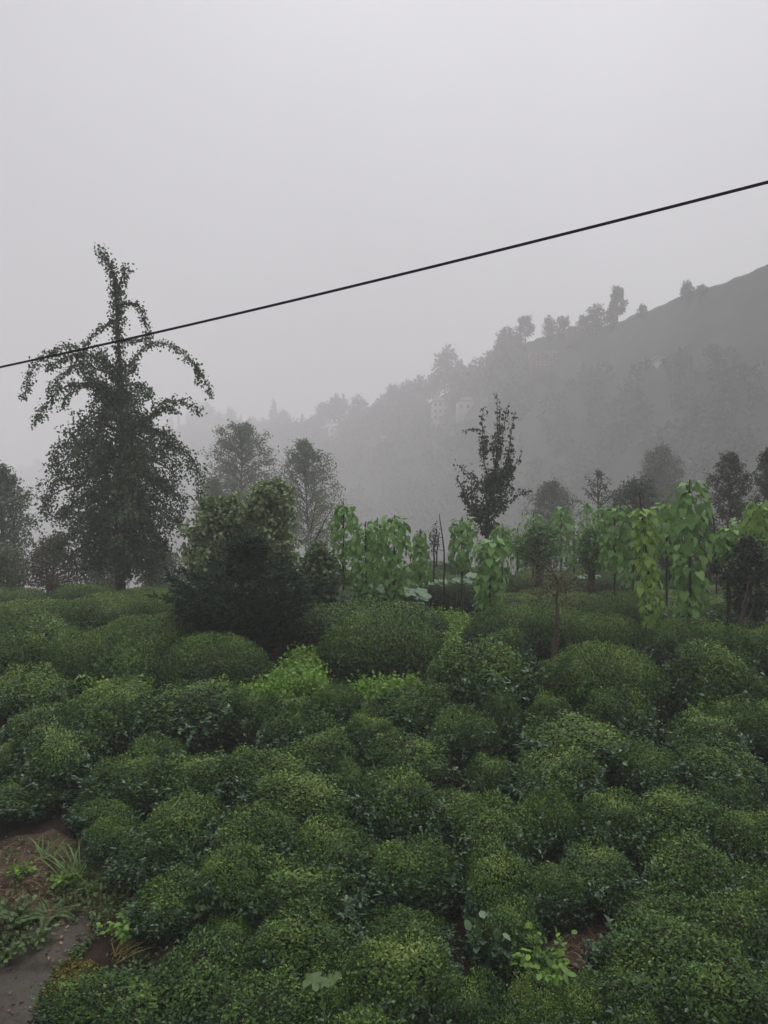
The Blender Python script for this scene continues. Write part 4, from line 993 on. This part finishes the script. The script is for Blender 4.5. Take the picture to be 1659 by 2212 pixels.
squash(980, 1216, .6, 18, 50, .26, 'squash leaves in the mist behind the long vine', [(945, 1218), (985, 1215), (1010, 1217)], seed=4)
squash(1110, 1208, .6, 22, 60, .26, 'squash leaves in the mist right of the leafy lone bean plant', [(1085, 1213), (1130, 1206), (1160, 1203)], seed=5)
squash(1290, 1245, .75, 8, 25, .24, 'squash leaves left of the bushy bean plant', [(1262, 1247), (1290, 1243)], seed=6)

# ------------------------------------------------------------------ bare sticks, sapling and stalks
def sticks(name, label, cat, d, px, lines, mat, leaves=None, lm=None, ls=.05, seed=0):
    r = np.random.default_rng(seed + 900); X0 = (px - CXP) / F * d; zb = float(g(X0, d)) - .03
    root = empty(name, (X0, d, zb), label, cat); s_ = d / F; first = True
    for pts, r0 in lines:
        mb = MB(); dy = r.normal(0, .12)
        l = np.array([((x - px) * s_, dy * i / max(1, len(pts) - 1), CZ + (CYP - y) * s_ - zb) for i, (x, y) in enumerate(pts)])
        if first: l = np.vstack([[(l[0, 0], 0, 0)], l])
        k = len(l); ss_ = np.linspace(0, k - 1, k * 3); l = np.stack([np.interp(ss_, np.arange(k), l[:, j]) for j in range(3)], 1)
        l[1:] += r.normal(size=(len(l) - 1, 3)) * r0 * .35
        mb.tube(l, np.linspace(r0, r0 * .35, len(l)), 6)
        new_obj('trunk' if first else 'branch', mb.mesh('branch', mat), root); first = False
    if leaves:
        cx_, cy_, rx_, ry_, n_ = leaves
        v = rand_dirs(n_) * (r.random(n_) ** .5)[:, None] * np.array((rx_ * s_, rx_ * s_, ry_ * s_)) + np.array(((cx_ - px) * s_, 0, CZ + (CYP - cy_) * s_ - zb))
        tip = unit(r.normal(size=(n_, 3))) - np.array((0, 0, .4))
        o = new_obj('leaves', leaf_mesh('leaves', lm, [leaf_arrays(LEAF2, v, tip, r.normal(size=(n_, 3)) + np.array((0, 0, .6)), ls * r.uniform(.6, 1.2, n_), np.clip(r.normal(.45, .25, n_), 0, 1))]), root); o['kind'] = 'stuff'
sticks('dead_sapling', 'dry sapling with a forked top and sparse brown leaves, right of centre', 'sapling', 11.6, 1198,
       [([(1195, 1425), (1202, 1350), (1204, 1290), (1200, 1250), (1191, 1237)], .035), ([(1191, 1237), (1160, 1205), (1123, 1171)], .014), ([(1192, 1236), (1198, 1218), (1202, 1205)], .010), ([(1196, 1240), (1190, 1222), (1184, 1208)], .009),
        ([(1203, 1290), (1185, 1275), (1160, 1262)], .010), ([(1204, 1285), (1225, 1270), (1250, 1262)], .009), ([(1200, 1262), (1222, 1235), (1240, 1215)], .008), ([(1196, 1255), (1170, 1240), (1150, 1240)], .007), ([(1200, 1420), (1212, 1370), (1206, 1310)], .016)],
       M['drybark'], (1205, 1265, 75, 55, 900), M['dry'], .05, 1)
sticks('bare_stick', 'thin dark dead stick standing alone against the fog', 'stick', 17.5, 957, [([(961, 1240), (959, 1190), (955, 1150), (949, 1110)], .026), ([(959, 1190), (950, 1188), (943, 1182)], .010)], M['stick'], seed=2)
sticks('dry_bush', 'blurred dead bush beside the thin dark stick', 'bush', 19.5, 938, [([(936, 1225), (938, 1180), (942, 1140)], .03), ([(942, 1225), (946, 1180), (950, 1150)], .02), ([(938, 1180), (928, 1160), (925, 1145)], .014)], M['stick'], (939, 1165, 12, 40, 260), M['dark'], .07, 3)
sticks('dry_stalk', 'dry split stalk at the right under the dark shrub', 'stalk', 12.2, 1592, [([(1578, 1410), (1590, 1375), (1598, 1330), (1606, 1285), (1612, 1240)], .022), ([(1592, 1400), (1602, 1350), (1608, 1300)], .016), ([(1594, 1370), (1598, 1320), (1596, 1290)], .010), ([(1600, 1390), (1618, 1330), (1625, 1290)], .014)], M['drybark'], None, seed=4)
sticks('bare_branch', 'bare leaning branches at the left of the middle bean plants', 'branch', 17.0, 668, [([(668, 1190), (690, 1150), (708, 1115), (716, 1100)], .016), ([(690, 1150), (712, 1140), (735, 1130)], .010), ([(672, 1185), (673, 1140), (684, 1085)], .012)], M['stick'], seed=5)
sticks('bare_stick', 'pole tip poking out behind the tallest bean plant', 'stick', 16.8, 1548, [([(1548, 1200), (1544, 1120), (1538, 1085)], .02)], M['stick'], seed=6)

# ------------------------------------------------------------------ far hillside: trees on the ridge, woods, houses
def far_crown(kind, seed):
    r = np.random.default_rng(seed); pos = []; nr = []
    def blob(c, rad, n, sq=1.):
        v = unit(r.normal(size=(n, 3))); v[:, 2] *= sq
        k = 1 + .25 * (noise2(v[:, 0] * 3 + seed, v[:, 1] * 3 + v[:, 2] * 2, seed) - .5) * 2
        pos.append(np.array(c) + v * rad * k[:, None] * (.65 + .35 * r.random(n))[:, None])
    if kind == 'spruce':
        for i in range(14):
            t = i / 13; rad = .34 * (1 - t) ** .85 + .02
            n = int(60 * (1 - t) + 10); az = r.random(n) * 6.28; q = rad * r.random(n) ** .5
            pos.append(np.stack([np.cos(az) * q, np.sin(az) * q, .12 + .86 * t - q * .25 + r.normal(0, .012, n)], 1))
        ls = .055
    elif kind == 'pine':
        for i in range(11):
            az = i * 2.4; t = i / 10; rad = .34 * (1 - .55 * t)
            blob((math.cos(az) * rad * .7, math.sin(az) * rad * .7, .42 + .5 * t), .13, 70, .45)
        ls = .05
    elif kind == 'tall':
        for i in range(10):
            az = i * 2.4; t = i / 9; rad = .20 * (1 - .5 * t)
            blob((math.cos(az) * rad, math.sin(az) * rad, .28 + .58 * t), .17, 75, .9)
        ls = .05
    else:
        for i in range(11):
            az = i * 2.4; t = i / 10; rad = .30 * math.sin(math.pi * (.25 + .7 * t))
            blob((math.cos(az) * rad, math.sin(az) * rad, .30 + .46 * t), .22, 80, .8)
        ls = .055
    ls *= 2.1
    p_ = np.vstack(pos); n = len(p_)
    return leaf_mesh('crown', M['far'], [leaf_arrays(LEAF2, p_, unit(r.normal(size=(n, 3))), r.normal(size=(n, 3)) + np.array((0, 0, .5)), ls * r.uniform(.7, 1.3, n), np.clip(r.normal(.4, .15, n), 0, 1))])
def far_trunk(kind):
    mb = MB(); mb.tube([(0, 0, -.1), (.005, 0, .4), (0, .005, .8)], (.028, .02, .006), 6)
    for i in range(6):
        az = i * 2.4; mb.tube([(0, 0, .3 + i * .07), (math.cos(az) * .2, math.sin(az) * .2, .42 + i * .075)], (.012, .004), 4)
    return mb.mesh('trunk', M['bark'])
FC = {k: [far_crown(k, 400 + i * 7 + j) for i in range(3)] for j, k in enumerate(['spruce', 'pine', 'tall', 'round'])}
FTK = {k: far_trunk(k) for k in FC}
def far_tree(x, ytop, wpx, hpx, kind, label, ridge=True, i=0):
    if ridge:
        u = (x - CXP) / F; d = float(np.interp(x, RX, RD)) * .985; z = float(hill_z(np.array([u]), np.array([d]))[0]); b0 = np.array((u * d, d, z))
        if hpx is None: pass
    else: b0 = hill_hit(x, ytop + hpx)
    d = b0[1]; ztop = P(x, ytop, d)[2]; H = max(ztop - b0[2], hpx / F * d * .8); W_ = wpx / F * d
    cw = {'spruce': .70, 'pine': .70, 'tall': .60, 'round': .95}[kind]
    root = empty({'spruce': 'spruce_tree', 'pine': 'pine_tree', 'tall': 'broadleaf_tree', 'round': 'broadleaf_tree'}[kind], b0, label, 'tree', 'trees on the misty hillside')
    root.rotation_euler.z = i * 1.7
    for nm, dat in (('trunk', FTK[kind]), ('crown', FC[kind][i % 3])):
        o = new_obj(nm, dat, root); o.scale = (W_ / cw, W_ / cw, H)
        if nm == 'crown': o['kind'] = 'stuff'
RT = [
 (1484, 602, 30, 30, 'round', 'spiky lone tree highest on the ridge at the right'), (1515, 612, 30, 18, 'round', 'low round tree right of the spiky lone one on the ridge'),
 (1388, 653, 24, 22, 'round', 'small bushy tree on the ridge between the pine and the spiky tree'), (1334, 619, 38, 60, 'pine', 'tall open-crowned pine on the ridge'),
 (1320, 652, 28, 38, 'round', 'rounded tree at the foot of the tall pine on the ridge'), (1287, 659, 40, 50, 'tall', 'big round-topped tree left of the tall pine on the ridge'),
 (1260, 676, 32, 36, 'round', 'lower round tree left of the big round-topped one'), (1217, 681, 30, 40, 'tall', 'upright twin tree right of the flat-topped pine'),
 (1188, 684, 30, 38, 'tall', 'upright twin tree nearest the flat-topped pine'), (1135, 681, 42, 48, 'pine', 'flat-topped pine above the dark shoulder of the ridge'),
 (1095, 705, 46, 75, 'tall', 'large dark tree on the shoulder of the ridge'), (1118, 715, 36, 60, 'round', 'round tree filling in right of the large shoulder tree'), (1080, 735, 34, 60, 'tall', 'dark tree stepping down from the large shoulder tree'),
 (1058, 756, 18, 40, 'tall', 'narrow tree below the ridge shoulder'), (1036, 776, 18, 45, 'spruce', 'small spruce below the ridge shoulder'), (1017, 786, 16, 40, 'tall', 'small tree left of the small spruce'),
 (992, 770, 34, 70, 'round', 'round tree right of the tallest hillside tree'), (962, 749, 50, 105, 'tall', 'tallest fogbound tree above the white house'), (935, 800, 36, 60, 'round', 'tree left of the tallest fogbound one'),
 (908, 804, 50, 75, 'round', 'broad tree on the ridge above the white house'), (880, 822, 34, 55, 'tall', 'tree between two broad ones on the foggy ridge'), (852, 825, 60, 82, 'round', 'wide tree on the foggy ridge left of the house'),
 (822, 855, 34, 55, 'round', 'small round tree at the dip of the foggy ridge'), (776, 856, 42, 68, 'tall', 'flat-topped tree right of the big foggy one'), (730, 848, 64, 85, 'round', 'big tree on the foggy ridge above the little white tower'),
 (697, 868, 32, 58, 'tall', 'tree at the left of the big foggy one'), (653, 894, 18, 36, 'spruce', 'small spruce alone on the foggy ridge'), (667, 906, 16, 20, 'round', 'bush beside the small lone spruce'),
 (591, 864, 32, 64, 'spruce', 'tall pointed spruce on the foggy ridge'), (612, 881, 34, 48, 'round', 'round tree touching the tall pointed spruce'), (545, 897, 24, 28, 'round', 'low round tree left of the tall spruce'), (520, 896, 16, 28, 'spruce', 'little spruce left of the low round tree'),
 (498, 876, 32, 50, 'round', 'tree in the middle of the faint left ridge'), (473, 886, 24, 42, 'round', 'rounded tree on the faint left ridge'), (444, 869, 44, 62, 'tall', 'tall tree on the faint left ridge, by the old pear'), (418, 885, 30, 44, 'round', 'tree partly behind the tip of the old pear bough'),
 (386, 892, 14, 36, 'spruce', 'tiny spruce on the faint left ridge'), (369, 897, 16, 32, 'round', 'faint tree just right of the old pear'), (405, 890, 18, 36, 'spruce', 'faint pointed tree beside the tiny spruce'),
 (80, 990, 18, 18, 'round', 'small tree on the far left ridge, highest of three'), (47, 1003, 14, 16, 'round', 'small tree on the far left ridge, middle of three'), (33, 1009, 14, 14, 'round', 'small tree on the far left ridge, lowest of three'),
]
for i, (x, yt, wp, hp, kd, lb) in enumerate(RT): far_tree(x, yt, wp, hp, kd, lb, True, i)
FT = [(708, 957, 16, 48, 'spruce', 'faint spruce below the little white tower'), (806, 893, 26, 46, 'tall', 'faint tree on the slope left of the white house'), (985, 842, 24, 50, 'tall', 'tree in front of the right wing of the white house'), (1015, 905, 40, 50, 'round', 'faint tree below the right wing of the white house'),
      (905, 880, 34, 55, 'round', 'faint tree just left of the white house'), (760, 925, 40, 50, 'round', 'faint tree right of the little white tower'), (1540, 740, 40, 40, 'round', 'dim tree on the dark slope below the spiky lone tree'), (1190, 800, 40, 40, 'round', 'dim tree below the rosy house')]
for i, (x, yt, wp, hp, kd, lb) in enumerate(FT): far_tree(x, yt, wp, hp, kd, lb, False, i)
# woods: the unbroken tree cover of the slope
wr = np.random.default_rng(88); WP = []; WS = []
for i in range(960):
    x = wr.uniform(330, 1640); u = (x - CXP) / F; dr = float(np.interp(x, RX, RD)); t = wr.uniform(.5, .97); R0 = wr.uniform(3.0, 6.2)
    if i >= 800: x = wr.uniform(330, 1120); u = (x - CXP) / F; dr = float(np.interp(x, RX, RD)); t = wr.uniform(.955, .995); R0 = wr.uniform(2.6, 5.2)
    if x > 1130:
        if wr.random() < .35: continue
        t = wr.uniform(.5, .90); R0 = wr.uniform(1.6, 3.2)
    Y = t * dr; z = float(hill_z(np.array([u]), np.array([Y]))[0]); n = 130
    yv = CYP - (z - CZ) / Y * F
    if any(a_ - 14 < x < b_ + 14 and c_ < yv < e_ for a_, b_, c_, e_ in ((930, 1036, 850, 945), (705, 730, 920, 985), (1150, 1228, 765, 830), (818, 840, 940, 975))): continue
    v = unit(wr.normal(size=(n, 3))); k = .6 + .5 * wr.random(n)
    WP.append(np.array((u * Y, Y, z + R0 * .6)) + v * (R0 * k)[:, None] * np.array((1, 1, 1.15))); WS.append(np.full(n, min(R0 * .55, (.0065 if x < 1130 else .012) * Y)))
WP = np.vstack(WP); WS = np.concatenate(WS); n = len(WP)
o = new_obj('woods', leaf_mesh('woods', M['far'], [leaf_arrays(LEAF2, WP, unit(wr.normal(size=(n, 3))), wr.normal(size=(n, 3)) + np.array((0, 0, .5)), WS * wr.uniform(.7, 1.3, n), np.clip(wr.normal(.4, .15, n), 0, 1))]))
tag(o, 'unbroken woods covering the misty slope', kind='stuff')

def house(name, label, x0, x1, ytop, ybot, dep, wall, roofm, floors, cols, roof='hip', d=None, rise=None):
    xm = (x0 + x1) / 2; b0 = hill_hit(xm, ybot) if d is None else P(xm, ybot, d)
    d = b0[1]; W_ = (x1 - x0) / F * d; Hh = (ybot - ytop) / F * d
    root = empty(name, b0, label, 'house')
    mb = MB(); mb.box((0, dep / 2, Hh / 2 - 1.5), (W_, dep, Hh + 3)); new_obj('wall', mb.mesh('wall', wall, False), root)
    ov = .5; rh = rise if rise is not None else W_ * .16; a_, b_ = W_ / 2 + ov, dep / 2 + ov
    if roof == 'hip':
        V = [(-a_, dep / 2 - b_, Hh + .02), (a_, dep / 2 - b_, Hh + .02), (a_, dep / 2 + b_, Hh + .02), (-a_, dep / 2 + b_, Hh + .02), (-a_ * .35, dep / 2, Hh + rh), (a_ * .35, dep / 2, Hh + rh)]
        T = [(0, 1, 5), (0, 5, 4), (1, 2, 5), (2, 3, 4), (2, 4, 5), (3, 0, 4), (0, 2, 1), (0, 3, 2)]
        mb = MB(); mb.add(V, T)
    else:
        mb = MB(); mb.box((0, dep / 2, Hh + .17), (W_ + .8, dep + .8, .3))
    new_obj('roof', mb.mesh('roof', roofm, False), root)
    fl = Hh / floors
    for f in range(floors):
        for c in range(cols):
            wx = (c + .5) / cols * W_ - W_ / 2; wz = fl * (f + .55); ww, wh = min(1.3, W_ / cols * .5), min(1.5, fl * .5)
            mf = MB()
            for (cx2, cz2, sx, sz) in ((0, wh / 2, ww + .2, .1), (0, -wh / 2, ww + .2, .1), (-ww / 2, 0, .1, wh - .1), (ww / 2, 0, .1, wh - .1), (0, 0, .06, wh - .1)):
                mf.box((wx + cx2, -.04, wz + cz2), (sx, .12, sz))
            win = new_obj('window', mf.mesh('window', M['plaster'], False), root)
            mp = MB(); mp.box((wx, -.008, wz), (ww - .1, .03, wh - .1)); new_obj('pane', mp.mesh('pane', M['glass'], False), win)
    return root
house('house', 'white three-storey house with a red hipped roof half lost in the fog', 935, 968, 868, 910, 12, M['plaster'], M['roof'], 3, 3, rise=2.6)
house('house', 'low right wing beside the white three-storey house', 990, 1032, 868, 892, 10, M['plaster'], M['roof'], 1, 3, rise=2.4)
house('house', 'little white tower-like house on the foggy slope', 708, 726, 924, 952, 6, M['plaster'], M['greyroof'], 2, 1, 'flat')
house('house', 'rosy house with pale window strips near the ridge', 1155, 1224, 764, 794, 10, M['rosy'], M['greyroof'], 2, 4, 'flat')
house('house', 'long low pale house on the ridge below the round-topped trees', 1232, 1302, 708, 722, 8, M['rosy'], M['greyroof'], 1, 4, 'flat')
house('shed', 'tiny white shed on the dark tea slope at the right', 1420, 1438, 775, 784, 3, M['plaster'], M['greyroof'], 1, 1, 'flat')
house('shed', 'tiny pale shed on the foggy slope below the white house', 820, 838, 944, 954, 4, M['plaster'], M['greyroof'], 1, 1, 'flat')

# ------------------------------------------------------------------ the cable overhead
A0, A1 = P(0, 793, 6.6), P(1659, 393, 4.2)
s = np.linspace(-1.6, 2.4, 260)
ln = A0 + (A1 - A0) * s[:, None]; ln[:, 2] -= .11 * s * (1 - s) * 1.0
root = empty('cable', ln[0], 'dark twisted cable slung across the sky', 'cable')
for k in range(2):
    mb = MB(); l2 = ln - ln[0] + np.array((0, 0, (.0045, -.0050)[k]))
    mb.tube(l2, (.0042, .0052)[k], 8)
    new_obj('strand', mb.mesh('strand', M['cable']), root)

print('objects', len(bpy.data.objects), 'bushes', len(bushes), 'tris', sum(len(m.polygons) for m in bpy.data.meshes))
